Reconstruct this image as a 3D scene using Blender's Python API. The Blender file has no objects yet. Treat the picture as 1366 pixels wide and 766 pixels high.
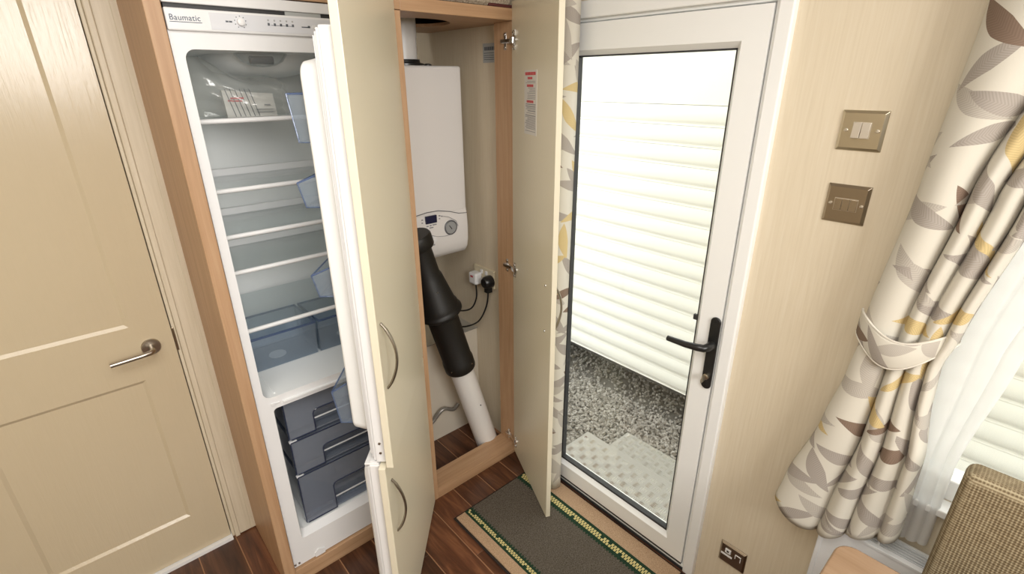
import bpy, bmesh, math, random
from mathutils import Matrix, Vector, Euler
random.seed(7)
PI = math.pi
S = bpy.context.scene
C = S.collection

# ------------------------------------------------------------------ camera
cam_d = bpy.data.cameras.new('camera'); cam = bpy.data.objects.new('camera', cam_d); C.objects.link(cam)
cam_d.sensor_width = 36.0; cam_d.lens = 36.0 * 672.68 / 1366.0; cam_d.clip_start = 0.02
pitch, roll, yaw = math.radians(22.2866), math.radians(-0.3611), math.radians(41.482)
fw = Vector((math.sin(yaw)*math.cos(pitch), math.cos(yaw)*math.cos(pitch), -math.sin(pitch)))
rt = Vector((math.cos(yaw), -math.sin(yaw), 0)); up = rt.cross(fw)
r2 = math.cos(roll)*rt + math.sin(roll)*up; u2 = -math.sin(roll)*rt + math.cos(roll)*up
m3 = Matrix((r2, u2, -fw)).transposed()
cam.matrix_world = Matrix.Translation((0, 0, 1.62)) @ m3.to_4x4()
S.camera = cam

# ------------------------------------------------------------------ world, lights, exposure
S.view_settings.view_transform = 'Standard'; S.view_settings.look = 'None'
S.view_settings.gamma = 1.0; S.view_settings.use_curve_mapping = False
S.view_settings.exposure = 0.0
w = bpy.data.worlds.new('overcast_sky'); S.world = w; w.use_nodes = True
bg = w.node_tree.nodes['Background']; bg.inputs[0].default_value = (0.97, 0.985, 1.0, 1); bg.inputs[1].default_value = 2.8

def area(name, loc, rot, sx, sy, power, col):
    l = bpy.data.lights.new(name, 'AREA'); l.shape = 'RECTANGLE'; l.size = sx; l.size_y = sy
    l.energy = power; l.color = col
    o = bpy.data.objects.new(name, l); C.objects.link(o); o.location = loc; o.rotation_euler = rot
    return o
area('ceiling_bounce', (-0.35, 0.10, 2.19), (0, 0, 0), 1.5, 1.3, 31, (1.0, 0.975, 0.94))  # stands in for flash bounced off the ceiling; no fitting hangs here
def aim(loc, at): return (Vector(at) - Vector(loc)).to_track_quat('-Z', 'Y').to_euler()
area('bounce_fill', (.12, -1.40, 1.93), aim((.12, -1.40, 1.93), (1.05, 1.7, 1.3)), 1.1, .7, 40, (1.0, 0.98, 0.95))  # added fill behind the camera, standing in for bounced flash

# ------------------------------------------------------------------ material helpers
def newmat(name, col=(.8,.8,.8), rough=.5, metal=0.0, spec=0.5):
    m = bpy.data.materials.new(name); m.use_nodes = True
    b = m.node_tree.nodes['Principled BSDF']
    b.inputs['Base Color'].default_value = (*col, 1); b.inputs['Roughness'].default_value = rough
    b.inputs['Metallic'].default_value = metal; b.inputs['Specular IOR Level'].default_value = spec
    return m
def N(m, t, **kw):
    n = m.node_tree.nodes.new(t)
    for k, v in kw.items():
        if hasattr(n, k): setattr(n, k, v)
        else: n.inputs[k].default_value = v
    return n
def Lk(m, a, b): m.node_tree.links.new(a, b)
def bsdf(m): return m.node_tree.nodes['Principled BSDF']
def coords(m, scale=(1,1,1), kind='Object', rot=(0,0,0)):
    tc = N(m, 'ShaderNodeTexCoord'); mp = N(m, 'ShaderNodeMapping')
    mp.inputs['Scale'].default_value = scale; mp.inputs['Rotation'].default_value = rot
    Lk(m, tc.outputs[kind], mp.inputs['Vector']); return mp.outputs[0]
def ramp(m, fac, stops, interp='LINEAR'):
    r = N(m, 'ShaderNodeValToRGB'); cr = r.color_ramp; cr.interpolation = interp
    while len(cr.elements) < len(stops): cr.elements.new(0.5)
    for e, (p, c) in zip(cr.elements, stops): e.position = p; e.color = (*c, 1)
    Lk(m, fac, r.inputs[0]); return r.outputs[0]
def bump(m, h, strength=.2, dist=.002):
    b = N(m, 'ShaderNodeBump'); b.inputs['Strength'].default_value = strength; b.inputs['Distance'].default_value = dist
    Lk(m, h, b.inputs['Height']); Lk(m, b.outputs[0], bsdf(m).inputs['Normal'])
def math_n(m, op, a, b=None, c=None):
    n = N(m, 'ShaderNodeMath', operation=op)
    for i, v in enumerate((a, b, c)):
        if v is None: continue
        if isinstance(v, (int, float)): n.inputs[i].default_value = v
        else: Lk(m, v, n.inputs[i])
    return n.outputs[0]
def noise(m, vec, scale, detail=4, rough=.55, dist=0):
    n = N(m, 'ShaderNodeTexNoise'); n.inputs['Scale'].default_value = scale; n.inputs['Detail'].default_value = detail
    n.inputs['Roughness'].default_value = rough; n.inputs['Distortion'].default_value = dist
    Lk(m, vec, n.inputs['Vector']); return n.outputs[0]
def grain_mat(name, stops, scale, nscale=1.0, rough=.45, bs=.1, detail=6, spec=.4, bd=.001):
    m = newmat(name, rough=rough, spec=spec)
    f = noise(m, coords(m, scale), nscale, detail, .6, .3)
    Lk(m, ramp(m, f, stops), bsdf(m).inputs['Base Color']); 
    if bs: bump(m, f, bs, bd)
    return m
M = {}
M['wallpaper'] = grain_mat('cream_streaked_wallpaper', [(.25, (.650,.560,.415)), (.5, (.695,.605,.457)), (.75, (.725,.645,.505))], (170,170,5), 1, .5, .08)
M['door_paint'] = grain_mat('cream_wood_effect_door', [(.3, (.565,.475,.325)), (.7, (.572,.482,.333))], (150,150,11), 1, .20, .55, 4, .6, .001)
M['architrave'] = grain_mat('pale_wood_effect_trim', [(.3, (.60,.52,.385)), (.7, (.69,.61,.475))], (140,140,5), 1, .42, .1)
def oak(name, sc): return grain_mat(name, [(.25, (.375,.22,.115)), (.5, (.465,.285,.16)), (.75, (.53,.345,.205))], sc, 1, .42, .06)
M['oak_v'] = oak('light_oak_vertical', (70,70,3)); M['oak_x'] = oak('light_oak_lengthwise', (3,70,70))
M['table_oak'] = grain_mat('pale_oak_table', [(.25, (.26,.16,.09)), (.5, (.305,.195,.115)), (.75, (.34,.225,.14))], (60,4,60), 1, .35, .04)
M['white'] = newmat('white_plastic', (.80,.80,.80), .32)
M['liner'] = newmat('white_fridge_liner', (.88,.895,.885), .38)
M['fridge_out'] = newmat('white_fridge_enamel', (.82,.82,.82), .3)
M['gasket'] = newmat('white_gasket', (.76,.76,.76), .5)
M['upvc'] = newmat('white_upvc', (.86,.865,.85), .3)
M['cream'] = newmat('cream_gloss_front', (.76,.70,.545), .28)
M['cream_edge'] = newmat('cream_edge', (.80,.75,.60), .35)
M['boiler'] = newmat('white_boiler_casing', (.78,.76,.74), .35)
M['pvc'] = newmat('white_pipe', (.78,.765,.74), .35)
M['black'] = newmat('black_plastic', (.012,.012,.012), .3)
M['black_satin'] = newmat('black_satin_flue', (.006,.0056,.005), .5)
M['rubber'] = newmat('dark_rubber', (.03,.03,.032), .5)
M['chrome'] = newmat('chrome', (.75,.74,.72), .18, 1.0)
M['nickel'] = newmat('brushed_nickel', (.42,.38,.33), .3, 1.0)
M['handle'] = newmat('satin_nickel_bow', (.36,.32,.27), .3, 1.0)
M['plate'] = newmat('antique_steel_plate', (.56,.50,.38), .30, 1.0)
M['plate_dark'] = newmat('dark_pewter_plate', (.36,.30,.225), .3, 1.0)
M['brass'] = newmat('worn_key', (.5,.45,.36), .35, 1.0)
M['lcd'] = newmat('dark_blue_display', (.012,.014,.05), .2)
M['grey_print'] = newmat('grey_print', (.28,.28,.30), .5)
M['dark_print'] = newmat('dark_print', (.10,.11,.13), .5)
M['blue_print'] = newmat('dark_blue_print', (.05,.075,.13), .5)
M['red_print'] = newmat('red_print', (.62,.09,.10), .6)
M['paper'] = newmat('white_paper', (.78,.76,.72), .6)
M['grey_label'] = newmat('grey_label', (.42,.43,.42), .5)
M['panel_grey'] = newmat('pale_grey_panel', (.70,.71,.74), .35)
M['boxing'] = newmat('cream_white_boxing', (.66,.60,.50), .45)
M['socket'] = newmat('cream_socket', (.70,.62,.45), .35)
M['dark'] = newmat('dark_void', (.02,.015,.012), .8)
M['grey_hose'] = newmat('grey_braided_hose', (.32,.31,.29), .35, .6)
M['radiator'] = newmat('white_radiator', (.74,.75,.75), .35)
M['radiator_dark'] = newmat('radiator_inside', (.035,.04,.045), .7)
M['ceiling'] = newmat('white_ceiling', (.80,.78,.74), .7)
M['siding'] = newmat('cream_white_siding', (.81,.795,.72), .4)
M['under'] = newmat('dark_underside', (.05,.045,.04), .8)
M['gauge'] = newmat('grey_dial', (.33,.34,.34), .4)
M['gauge_rim'] = newmat('dark_dial_rim', (.12,.12,.125), .35)

def clear(name, tint, gl=.12, rough=.05, alpha_col=None, dens=0.0):
    """thin clear sheet: tinted see-through plus a Fresnel gloss and a little body colour"""
    m = bpy.data.materials.new(name); m.use_nodes = True; nt = m.node_tree; nt.nodes.clear()
    out = N(m, 'ShaderNodeOutputMaterial'); tr = N(m, 'ShaderNodeBsdfTransparent'); tr.inputs[0].default_value = (*tint, 1)
    gs = N(m, 'ShaderNodeBsdfGlossy'); gs.inputs['Roughness'].default_value = rough; gs.inputs[0].default_value = (1,1,1,1)
    lw = N(m, 'ShaderNodeLayerWeight'); lw.inputs[0].default_value = .5      # Schlick gloss, the same from both faces
    mx = N(m, 'ShaderNodeMixShader')
    fac = math_n(m, 'MULTIPLY', math_n(m, 'MULTIPLY_ADD', math_n(m, 'POWER', lw.outputs['Facing'], 5.0), .96, .04), gl)
    src = tr.outputs[0]
    if dens > 0:
        df = N(m, 'ShaderNodeBsdfDiffuse'); df.inputs[0].default_value = (*alpha_col, 1)
        m2 = N(m, 'ShaderNodeMixShader'); m2.inputs[0].default_value = dens
        Lk(m, tr.outputs[0], m2.inputs[1]); Lk(m, df.outputs[0], m2.inputs[2]); src = m2.outputs[0]
    Lk(m, fac, mx.inputs[0]); Lk(m, src, mx.inputs[1]); Lk(m, gs.outputs[0], mx.inputs[2]); Lk(m, mx.outputs[0], out.inputs[0])
    return m
M['glass'] = clear('door_glass', (.97,.985,.97), 1.0, 0.0)
M['shelf_glass'] = clear('shelf_glass', (.945,.97,.975), .9, .02, (.58,.68,.70), .06)
M['blue'] = clear('clear_blue_plastic', (.85,.89,.93), 1.1, .08, (.50,.58,.67), .12)
M['blue_edge'] = clear('deep_blue_plastic_rim', (.42,.52,.70), 1.0, .08, (.20,.28,.48), .32)
M['smoke'] = clear('smoky_blue_plastic', (.66,.70,.77), 1.4, .12, (.36,.40,.47), .32)
M['smoke_edge'] = clear('smoky_plastic_edge', (.12,.15,.25), 1.0, .1, (.03,.04,.085), .7)
M['poly'] = clear('clear_polythene', (.90,.91,.90), 1.3, .12, (.75,.77,.75), .16)
M['lampglass'] = clear('lamp_cover', (.85,.88,.88), 1.2, .1, (.6,.63,.63), .3)

# walnut planks: tone varies per plank
m = newmat('walnut_plank', rough=.3); M['plank'] = m
oi = N(m, 'ShaderNodeObjectInfo'); tc = N(m, 'ShaderNodeTexCoord')
off = N(m, 'ShaderNodeVectorMath', operation='ADD'); Lk(m, tc.outputs['Object'], off.inputs[0])
sc_ = N(m, 'ShaderNodeVectorMath', operation='SCALE'); Lk(m, oi.outputs['Location'], sc_.inputs[0]); sc_.inputs['Scale'].default_value = 3.7; Lk(m, sc_.outputs[0], off.inputs[1])
mp = N(m, 'ShaderNodeMapping'); mp.inputs['Scale'].default_value = (26,2.6,26); Lk(m, off.outputs[0], mp.inputs['Vector'])
f = noise(m, mp.outputs[0], 1, 7, .62, 1.1)
c1 = ramp(m, f, [(.28, (.030,.011,.006)), (.5, (.085,.032,.015)), (.72, (.185,.078,.036))])
hs = N(m, 'ShaderNodeHueSaturation'); Lk(m, c1, hs.inputs['Color'])
Lk(m, math_n(m, 'MULTIPLY_ADD', oi.outputs['Random'], 1.15, 0.5), hs.inputs['Value']); Lk(m, hs.outputs[0], bsdf(m).inputs['Base Color'])
bump(m, f, .05, .0006)
M['plank_joint'] = newmat('plank_joint', (.33,.17,.085), .6)

def carpet(name, c1, c2):
    m = newmat(name, rough=.95, spec=.1)
    f = noise(m, coords(m), 260, 3, .7)
    Lk(m, ramp(m, f, [(.32, c1), (.68, c2)]), bsdf(m).inputs['Base Color']); bump(m, f, .9, .004); return m
M['mat_grey'] = carpet('grey_brown_pile', (.050,.040,.030), (.175,.150,.120))
M['mat_tan'] = carpet('tan_pile', (.34,.215,.125), (.58,.41,.27))
M['mat_green'] = carpet('dark_green_pile', (.008,.022,.012), (.035,.075,.045))
M['mat_yellow'] = carpet('yellow_pile', (.50,.41,.14), (.78,.70,.36))
M['mat_edge'] = newmat('dark_mat_binding', (.018,.012,.010), .9)

# woven upholstery
m = newmat('woven_tweed', rough=.85, spec=.2); M['tweed'] = m
v = coords(m, kind='Object')
sx = N(m, 'ShaderNodeSeparateXYZ'); Lk(m, v, sx.inputs[0])
sy_ = math_n(m, 'SINE', math_n(m, 'MULTIPLY', sx.outputs[1], 1120)); sz_ = math_n(m, 'SINE', math_n(m, 'MULTIPLY', sx.outputs[2], 1120)); sxx = math_n(m, 'SINE', math_n(m, 'MULTIPLY', sx.outputs[0], 1120))
g = math_n(m, 'MULTIPLY_ADD', math_n(m, 'MAXIMUM', sy_, sxx), .28, math_n(m, 'MULTIPLY', sz_, .22))
g2 = math_n(m, 'ADD', math_n(m, 'ADD', g, .12), math_n(m, 'MULTIPLY', noise(m, coords(m, (60,60,160)), 1, 3), .75))
Lk(m, ramp(m, g2, [(.1, (.125,.09,.05)), (.5, (.215,.165,.098)), (.95, (.37,.31,.20))]), bsdf(m).inputs['Base Color']); bump(m, g2, .6, .002)

# leaf-print curtain cloth (uv in metres)
def leaf_cloth(name):
    m = newmat(name, rough=.75, spec=.2)
    tc = N(m, 'ShaderNodeTexCoord'); base = None
    cur = (.61,.575,.495)
    col_prev = None
    def layer(offx, offy, scale, aoff, stops, hatch):
        mp = N(m, 'ShaderNodeMapping'); mp.inputs['Scale'].default_value = (scale, scale, 1); mp.inputs['Location'].default_value = (offx, offy, 0); mp.inputs['Rotation'].default_value = (0, 0, hatch)
        Lk(m, tc.outputs['UV'], mp.inputs['Vector'])
        vo = N(m, 'ShaderNodeTexVoronoi'); vo.voronoi_dimensions = '2D'; vo.inputs['Scale'].default_value = 1; vo.inputs['Randomness'].default_value = .22
        Lk(m, mp.outputs[0], vo.inputs['Vector'])
        sub = N(m, 'ShaderNodeVectorMath', operation='SUBTRACT'); Lk(m, mp.outputs[0], sub.inputs[0]); Lk(m, vo.outputs['Position'], sub.inputs[1])
        sc = N(m, 'ShaderNodeSeparateColor'); Lk(m, vo.outputs['Color'], sc.inputs[0])
        rot = N(m, 'ShaderNodeVectorRotate'); rot.rotation_type = 'Z_AXIS'; Lk(m, sub.outputs[0], rot.inputs['Vector'])
        Lk(m, math_n(m, 'MULTIPLY_ADD', sc.outputs[0], 1.5, aoff), rot.inputs['Angle'])
        sp = N(m, 'ShaderNodeSeparateXYZ'); Lk(m, rot.outputs[0], sp.inputs[0])
        x = sp.outputs[0]; y = math_n(m, 'MULTIPLY_ADD', math_n(m, 'MULTIPLY', x, x), .28, sp.outputs[1])
        xx = math_n(m, 'MULTIPLY', math_n(m, 'ADD', x, .03), 1/.47); 
        wd = math_n(m, 'MULTIPLY', math_n(m, 'MULTIPLY', math_n(m, 'SUBTRACT', 1.0, math_n(m, 'ABSOLUTE', xx)), math_n(m, 'MULTIPLY_ADD', math_n(m, 'ABSOLUTE', xx), .75, 1.0)), math_n(m, 'MULTIPLY_ADD', x, .06, .130))
        mask = math_n(m, 'GREATER_THAN', wd, math_n(m, 'ABSOLUTE', y))
        col = ramp(m, sc.outputs[1], stops, 'CONSTANT')
        # fine woven veins
        hv = math_n(m, 'MULTIPLY_ADD', math_n(m, 'SINE', math_n(m, 'MULTIPLY', math_n(m, 'MULTIPLY_ADD', math_n(m, 'ABSOLUTE', y), -.8, x), 170)), .09, .96)
        mul = N(m, 'ShaderNodeVectorMath', operation='SCALE'); Lk(m, col, mul.inputs[0]); Lk(m, hv, mul.inputs['Scale'])
        return mask, mul.outputs[0]
    taupe, lt, br, oc = (.37,.33,.29), (.46,.42,.365), (.22,.155,.115), (.58,.45,.225)
    prev = None
    nz = noise(m, tc.outputs['UV'], 1.6, 1)
    for (ox, oy, scl, ao, st, mr) in ((.21, .63, 7.4, -.75 + PI, [(0, taupe), (.4, lt), (.78, br), (.9, oc)], .5), (0, 0, 7.9, -.75, [(0, taupe), (.45, lt), (.76, br), (.88, oc)], -.35), (.47, .36, 7.0, 2.5, [(0, lt), (.35, taupe), (.74, oc), (.90, br)], 1.1)):
        mask, col = layer(ox, oy, scl, ao - mr*.4, st, mr)
        mx = N(m, 'ShaderNodeMix', data_type='RGBA'); Lk(m, mask, mx.inputs[0])
        if prev is None: mx.inputs[6].default_value = (*cur, 1)
        else: Lk(m, prev, mx.inputs[6])
        Lk(m, col, mx.inputs[7]); prev = mx.outputs[2]
    Lk(m, prev, bsdf(m).inputs['Base Color'])
    return m
M['cloth'] = leaf_cloth('leaf_print_cloth')
# thin net
m = bpy.data.materials.new('white_net'); m.use_nodes = True; m.node_tree.nodes.clear(); M['net'] = m
o_ = N(m, 'ShaderNodeOutputMaterial'); t_ = N(m, 'ShaderNodeBsdfTransparent'); d_ = N(m, 'ShaderNodeBsdfDiffuse'); d_.inputs[0].default_value = (.85,.85,.84,1)
l_ = N(m, 'ShaderNodeBsdfTranslucent'); l_.inputs[0].default_value = (.85,.85,.84,1)
a_ = N(m, 'ShaderNodeMixShader'); a_.inputs[0].default_value = .45; Lk(m, d_.outputs[0], a_.inputs[1]); Lk(m, l_.outputs[0], a_.inputs[2])
b_ = N(m, 'ShaderNodeMixShader'); b_.inputs[0].default_value = .86; Lk(m, t_.outputs[0], b_.inputs[1]); Lk(m, a_.outputs[0], b_.inputs[2]); Lk(m, b_.outputs[0], o_.inputs[0])
# gravel, tread plate, mesh sheet
m = newmat('grey_gravel', rough=.85); M['gravel'] = m
vo = N(m, 'ShaderNodeTexVoronoi'); vo.inputs['Scale'].default_value = 55; Lk(m, coords(m), vo.inputs['Vector'])
sc = N(m, 'ShaderNodeSeparateColor'); Lk(m, vo.outputs['Color'], sc.inputs[0])
Lk(m, ramp(m, sc.outputs[0], [(0, (.20,.18,.15)), (.5, (.31,.285,.245)), (1, (.46,.43,.385))]), bsdf(m).inputs['Base Color'])
M['ground'] = newmat('gravel_bed', (.17,.155,.13), .9)
M['tread'] = newmat('aluminium_tread', (.40,.38,.345), .5, .3)
M['tread_bar'] = newmat('highlit_tread_bars', (.62,.60,.56), .28, .8)  # lighter copy of the plate metal, highlights on the bars put into colour
m = newmat('perforated_sheet', rough=.35, metal=.6); M['mesh'] = m
vo = N(m, 'ShaderNodeTexVoronoi'); vo.inputs['Scale'].default_value = 190; vo.inputs['Randomness'].default_value = 0; Lk(m, coords(m), vo.inputs['Vector'])
Lk(m, ramp(m, vo.outputs[0], [(.30, (.12,.12,.12)), (.42, (.62,.61,.58))]), bsdf(m).inputs['Base Color'])
m = newmat('woven_basket_cloth', rough=.9); M['weave'] = m
f = noise(m, coords(m, (260,260,90)), 1, 3)
Lk(m, ramp(m, f, [(.35, (.22,.17,.12)), (.65, (.55,.47,.36))]), bsdf(m).inputs['Base Color']); bump(m, f, .8, .003)
M['dark_red'] = newmat('dark_red_binding', (.09,.02,.018), .7)
M['rest_floor'] = M['plank']

# ------------------------------------------------------------------ object helpers
WORLD = {}
class MB:
    def __init__(s): s.v = []; s.f = []; s.uv = {}
    def add(s, vs, fs):
        n = len(s.v); s.v += [tuple(p) for p in vs]; s.f += [tuple(i+n for i in q) for q in fs]; return s
    def box(s, x0, x1, y0, y1, z0, z1, mat=None):
        vs = [Vector((x, y, z)) for x in (x0, x1) for y in (y0, y1) for z in (z0, z1)]
        if mat is not None: vs = [mat @ p for p in vs]
        return s.add(vs, [(0,1,3,2),(4,6,7,5),(0,4,5,1),(2,3,7,6),(0,2,6,4),(1,5,7,3)])
    def prism(s, pts, d):
        """pts: loop of 3D points; d: extrusion vector"""
        d = Vector(d); n = len(pts); a = [Vector(p) for p in pts]
        return s.add(a + [p + d for p in a], [tuple(range(n))[::-1], tuple(range(n, 2*n))] + [(i, (i+1) % n, n+(i+1) % n, n+i) for i in range(n)])
    def tube(s, path, r, n=10, flat=None, cap=True):
        """r: number or list; flat: (axis vector, factor) squashes the section along an axis"""
        P = [Vector(p) for p in path]; R = r if isinstance(r, (list, tuple)) else [r]*len(P); k = len(P)
        T = [(P[min(i+1, k-1)] - P[max(i-1, 0)]).normalized() for i in range(k)]
        ref = Vector((0,0,1)) if abs(T[0].z) < .9 else Vector((1,0,0))
        u = T[0].cross(ref).normalized(); vs = []
        for i in range(k):
            u = (u - T[i]*u.dot(T[i])).normalized(); v = T[i].cross(u)
            for j in range(n):
                a = 2*PI*j/n; o = (u*math.cos(a) + v*math.sin(a))*R[i]
                if flat: ax = Vector(flat[0]).normalized(); o -= ax*o.dot(ax)*(1-flat[1])
                vs.append(P[i] + o)
        fs = [(i*n+j, i*n+(j+1) % n, (i+1)*n+(j+1) % n, (i+1)*n+j) for i in range(k-1) for j in range(n)]
        if cap: fs += [tuple(range(n))[::-1], tuple(range((k-1)*n, k*n))]
        return s.add(vs, fs)
    def lathe(s, prof, base, axis, n=28):
        """prof: (radius, distance along axis)"""
        ax = Vector(axis).normalized(); base = Vector(base)
        P = [base + ax*t for r, t in prof]
        ref = Vector((0,0,1)) if abs(ax.z) < .9 else Vector((1,0,0)); u = ax.cross(ref).normalized(); v = ax.cross(u)
        vs = [P[i] + (u*math.cos(2*PI*j/n) + v*math.sin(2*PI*j/n))*prof[i][0] for i in range(len(prof)) for j in range(n)]
        k = len(prof)
        fs = [(i*n+j, i*n+(j+1) % n, (i+1)*n+(j+1) % n, (i+1)*n+j) for i in range(k-1) for j in range(n)] + [tuple(range(n))[::-1], tuple(range((k-1)*n, k*n))]
        return s.add(vs, fs)
    def grid(s, fn, nu, nv, uvfn=None):
        n0 = len(s.v)
        for i in range(nu+1):
            for j in range(nv+1):
                s.v.append(tuple(fn(i/nu, j/nv)))
                if uvfn: s.uv[len(s.v)-1] = uvfn(i/nu, j/nv)
        for i in range(nu):
            for j in range(nv):
                a = n0 + i*(nv+1) + j; s.f.append((a, a+1, a+nv+2, a+nv+1))
        return s
    def mesh(s, name, mat, smooth=None):
        me = bpy.data.meshes.new(name); me.from_pydata(s.v, [], s.f); me.validate()
        if mat: me.materials.append(mat)
        if s.uv:
            ul = me.uv_layers.new(name='UVMap')
            for lp in me.loops: ul.data[lp.index].uv = s.uv[lp.vertex_index]
        bm = bmesh.new(); bm.from_mesh(me); bmesh.ops.recalc_face_normals(bm, faces=bm.faces[:]); 
        if smooth:
            for f in bm.faces: f.smooth = True
            for e in bm.edges:
                if len(e.link_faces) == 2 and e.calc_face_angle(0) > math.radians(smooth): e.smooth = False
        bm.to_mesh(me); bm.free(); return me
    def build(s, name, mat, parent=None, smooth=None, bevel=0, seg=2, local=False):
        return put(name, s.mesh(name, mat, smooth), parent, bevel, seg, local)
def put(name, me, parent=None, bevel=0, seg=2, local=False):
    o = bpy.data.objects.new(name, me); C.objects.link(o); WORLD[o.name] = Matrix()
    if parent is not None:
        o.parent = parent
        if local: WORLD[o.name] = WORLD[parent.name].copy()
        else: o.matrix_parent_inverse = WORLD[parent.name].inverted()
    if bevel:
        b = o.modifiers.new('bevel', 'BEVEL'); b.width = bevel; b.segments = seg; b.limit_method = 'ANGLE'; b.angle_limit = math.radians(40); b.use_clamp_overlap = True
        b.harden_normals = False
    return o
def thing(name, label, cat, loc=(0,0,0), rz=0, group=None):
    o = bpy.data.objects.new(name, None); C.objects.link(o); o.empty_display_size = .05
    o.location = loc; o.rotation_euler = (0, 0, rz)
    WORLD[o.name] = Matrix.Translation(loc) @ Matrix.Rotation(rz, 4, 'Z')
    return tag(o, label, cat, group)
def tag(o, label=None, cat=None, group=None, kind=None):
    if label: o['label'] = label
    if cat: o['category'] = cat
    if group: o['group'] = group
    if kind: o['kind'] = kind
    return o
def pivot(o, loc, rz):
    """turn a part built in its own local frame about a pivot on its (unrotated) parent"""
    W = Matrix.Translation(loc) @ Matrix.Rotation(rz, 4, 'Z')
    L = (WORLD[o.parent.name].inverted() @ W) if o.parent else W
    o.matrix_parent_inverse = Matrix(); o.location = L.to_translation(); o.rotation_euler = L.to_euler(); WORLD[o.name] = W
    return o
def B(x0, x1, y0, y1, z0, z1): return MB().box(x0, x1, y0, y1, z0, z1)
def struct(o): o['kind'] = 'structure'; return o
def text_mesh(txt, size, mat, name, shear=0, space=1.0, depth=.0004):
    cu = bpy.data.curves.new(name, 'FONT'); cu.body = txt; cu.size = size; cu.extrude = depth; cu.space_character = space; cu.shear = shear
    t = bpy.data.objects.new(name, cu); C.objects.link(t); bpy.context.view_layer.update()
    me = bpy.data.meshes.new_from_object(t.evaluated_get(bpy.context.evaluated_depsgraph_get()))
    bpy.data.objects.remove(t); me.materials.clear(); me.materials.append(mat); me.name = name; return me
def rr(w, h, r, n=5):
    """rounded rectangle outline, centred"""
    pts = []
    for cx, cy, a0 in ((w/2-r, h/2-r, 0), (-w/2+r, h/2-r, 90), (-w/2+r, -h/2+r, 180), (w/2-r, -h/2+r, 270)):
        for i in range(n+1):
            a = math.radians(a0 + 90*i/n); pts.append((cx + r*math.cos(a), cy + r*math.sin(a)))
    return pts

XW = 1.312; YB = 2.01; YL = 1.795
# ------------------------------------------------------------------ floor of planks
fl = struct(B(-1.75, XW+.12, -2.1, YB+.1, -.12, -.0015).build('floor', M['plank_joint']))
PW = .1279; lens = {}
def plank_mesh(L):
    k = round(L, 3)
    if k not in lens:
        w2 = PW/2 - .0016; c = .0016; vs = []
        for (ix, iy, z) in ((0,0,-.0012), (c,c,.0)):
            vs += [(-w2+ix, iy, z), (w2-ix, iy, z), (w2-ix, L-iy, z), (-w2+ix, L-iy, z)]
        mb = MB().add(vs, [(3,2,1,0), (4,5,6,7), (0,1,5,4), (1,2,6,5), (2,3,7,6), (3,0,4,7)])
        lens[k] = mb.mesh('plank', M['plank'])
    return lens[k]
LENS = (.62, .80, .98)
xi = 1.044 + PW/2 - 22*PW
col = 0
while xi < XW + .02:
    y = -2.1 + random.choice((0, -.2, -.35, -.5))
    while y < YB:
        L = random.choice(LENS)
        if y + L > -2.05:
            o = put('plank', plank_mesh(L), fl); o.location = (xi, y, 0); o.matrix_parent_inverse = Matrix()
            if xi + PW/2 > XW + .1: pass
        y += L
    xi += PW; col += 1
struct(B(-1.75, XW+.12, -2.1, YB+.1, 2.25, 2.35).build('ceiling', M['ceiling']))
# walls
wb = MB(); wb.box(-1.75, XW+.1, YL+.37, YL+.45, -.12, 2.25)          # behind everything
struct(wb.build('wall_back', M['wallpaper']))
wl = MB(); wl.box(-1.75, -.62, YL, YL+.06, 0, 2.25); wl.box(.146, .235, YL, YL+.06, 0, 2.25); wl.box(-.62, .146, YL, YL+.06, 1.98, 2.25)
struct(wl.build('wall_left', M['wallpaper']))
struct(B(-1.75, -1.65, -2.1, YL, 0, 2.25).build('wall_far_left', M['wallpaper']))
struct(B(-1.75, XW, -2.1, -2.0, 0, 2.25).build('wall_rear', M['wallpaper']))
# right wall with door and window openings
DY0, DY1, DZ1 = .524, 1.30, 1.84
WY0, WY1, WZ0, WZ1 = -1.15, .15, .72, 1.86
wr = MB(); X0, X1 = XW, XW + .10
wr.box(X0, X1, DY1, YB+.1, -.12, 2.25); wr.box(X0, X1, DY0, DY1, DZ1, 2.25); wr.box(X0, X1, DY0, DY1, -.12, .0)
wr.box(X0, X1, WY1, DY0, -.12, 2.25); wr.box(X0, X1, WY0, WY1, -.12, WZ0); wr.box(X0, X1, WY0, WY1, WZ1, 2.25); wr.box(X0, X1, -2.1, WY0, -.12, 2.25)
struct(wr.build('wall_right', M['wallpaper']))

# ------------------------------------------------------------------ room door (door_1)
d1 = struct(bpy.data.objects.new('door_1', None)); C.objects.link(d1); d1.location = (-.24, YL, 0); WORLD['door_1'] = Matrix.Translation((-.24, YL, 0))
y0 = YL - .004
leafb = MB()
LX0, LX1, LZ0, LZ1 = -.60, .137, .016, 1.965
PX0, PX1 = -.345, .037            # panels
def slab(x0, x1, z0, z1, y=y0, t=.035): leafb.box(x0, x1, y, y+t, z0, z1)
slab(LX0, PX0-.0, LZ0, LZ1); slab(PX1, LX1, LZ0, LZ1); slab(PX0, PX1, LZ0, .18); slab(PX0, PX1, .75, .935); slab(PX0, PX1, 1.85, LZ1)
leaf = leafb.build('door_leaf', M['door_paint'], d1)
for (z0, z1) in ((.18, .75), (.935, 1.85)):
    # recessed flat panel with a sloped moulding all round
    c = .010; yy = y0 + .006
    mb = MB().add([(PX0, y0, z0), (PX1, y0, z0), (PX1, y0, z1), (PX0, y0, z1), (PX0+c, yy, z0+c), (PX1-c, yy, z0+c), (PX1-c, yy, z1-c), (PX0+c, yy, z1-c)],
                  [(0,1,5,4), (1,2,6,5), (2,3,7,6), (3,0,4,7), (4,5,6,7)])
    mb.build('door_panel', M['door_paint'], d1)
fr = MB(); fr.box(.150, .166, YL-.016, YL+.02, 0, 2.0); fr.box(.140, .150, YL-.004, YL+.02, 0, 2.0); 
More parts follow.
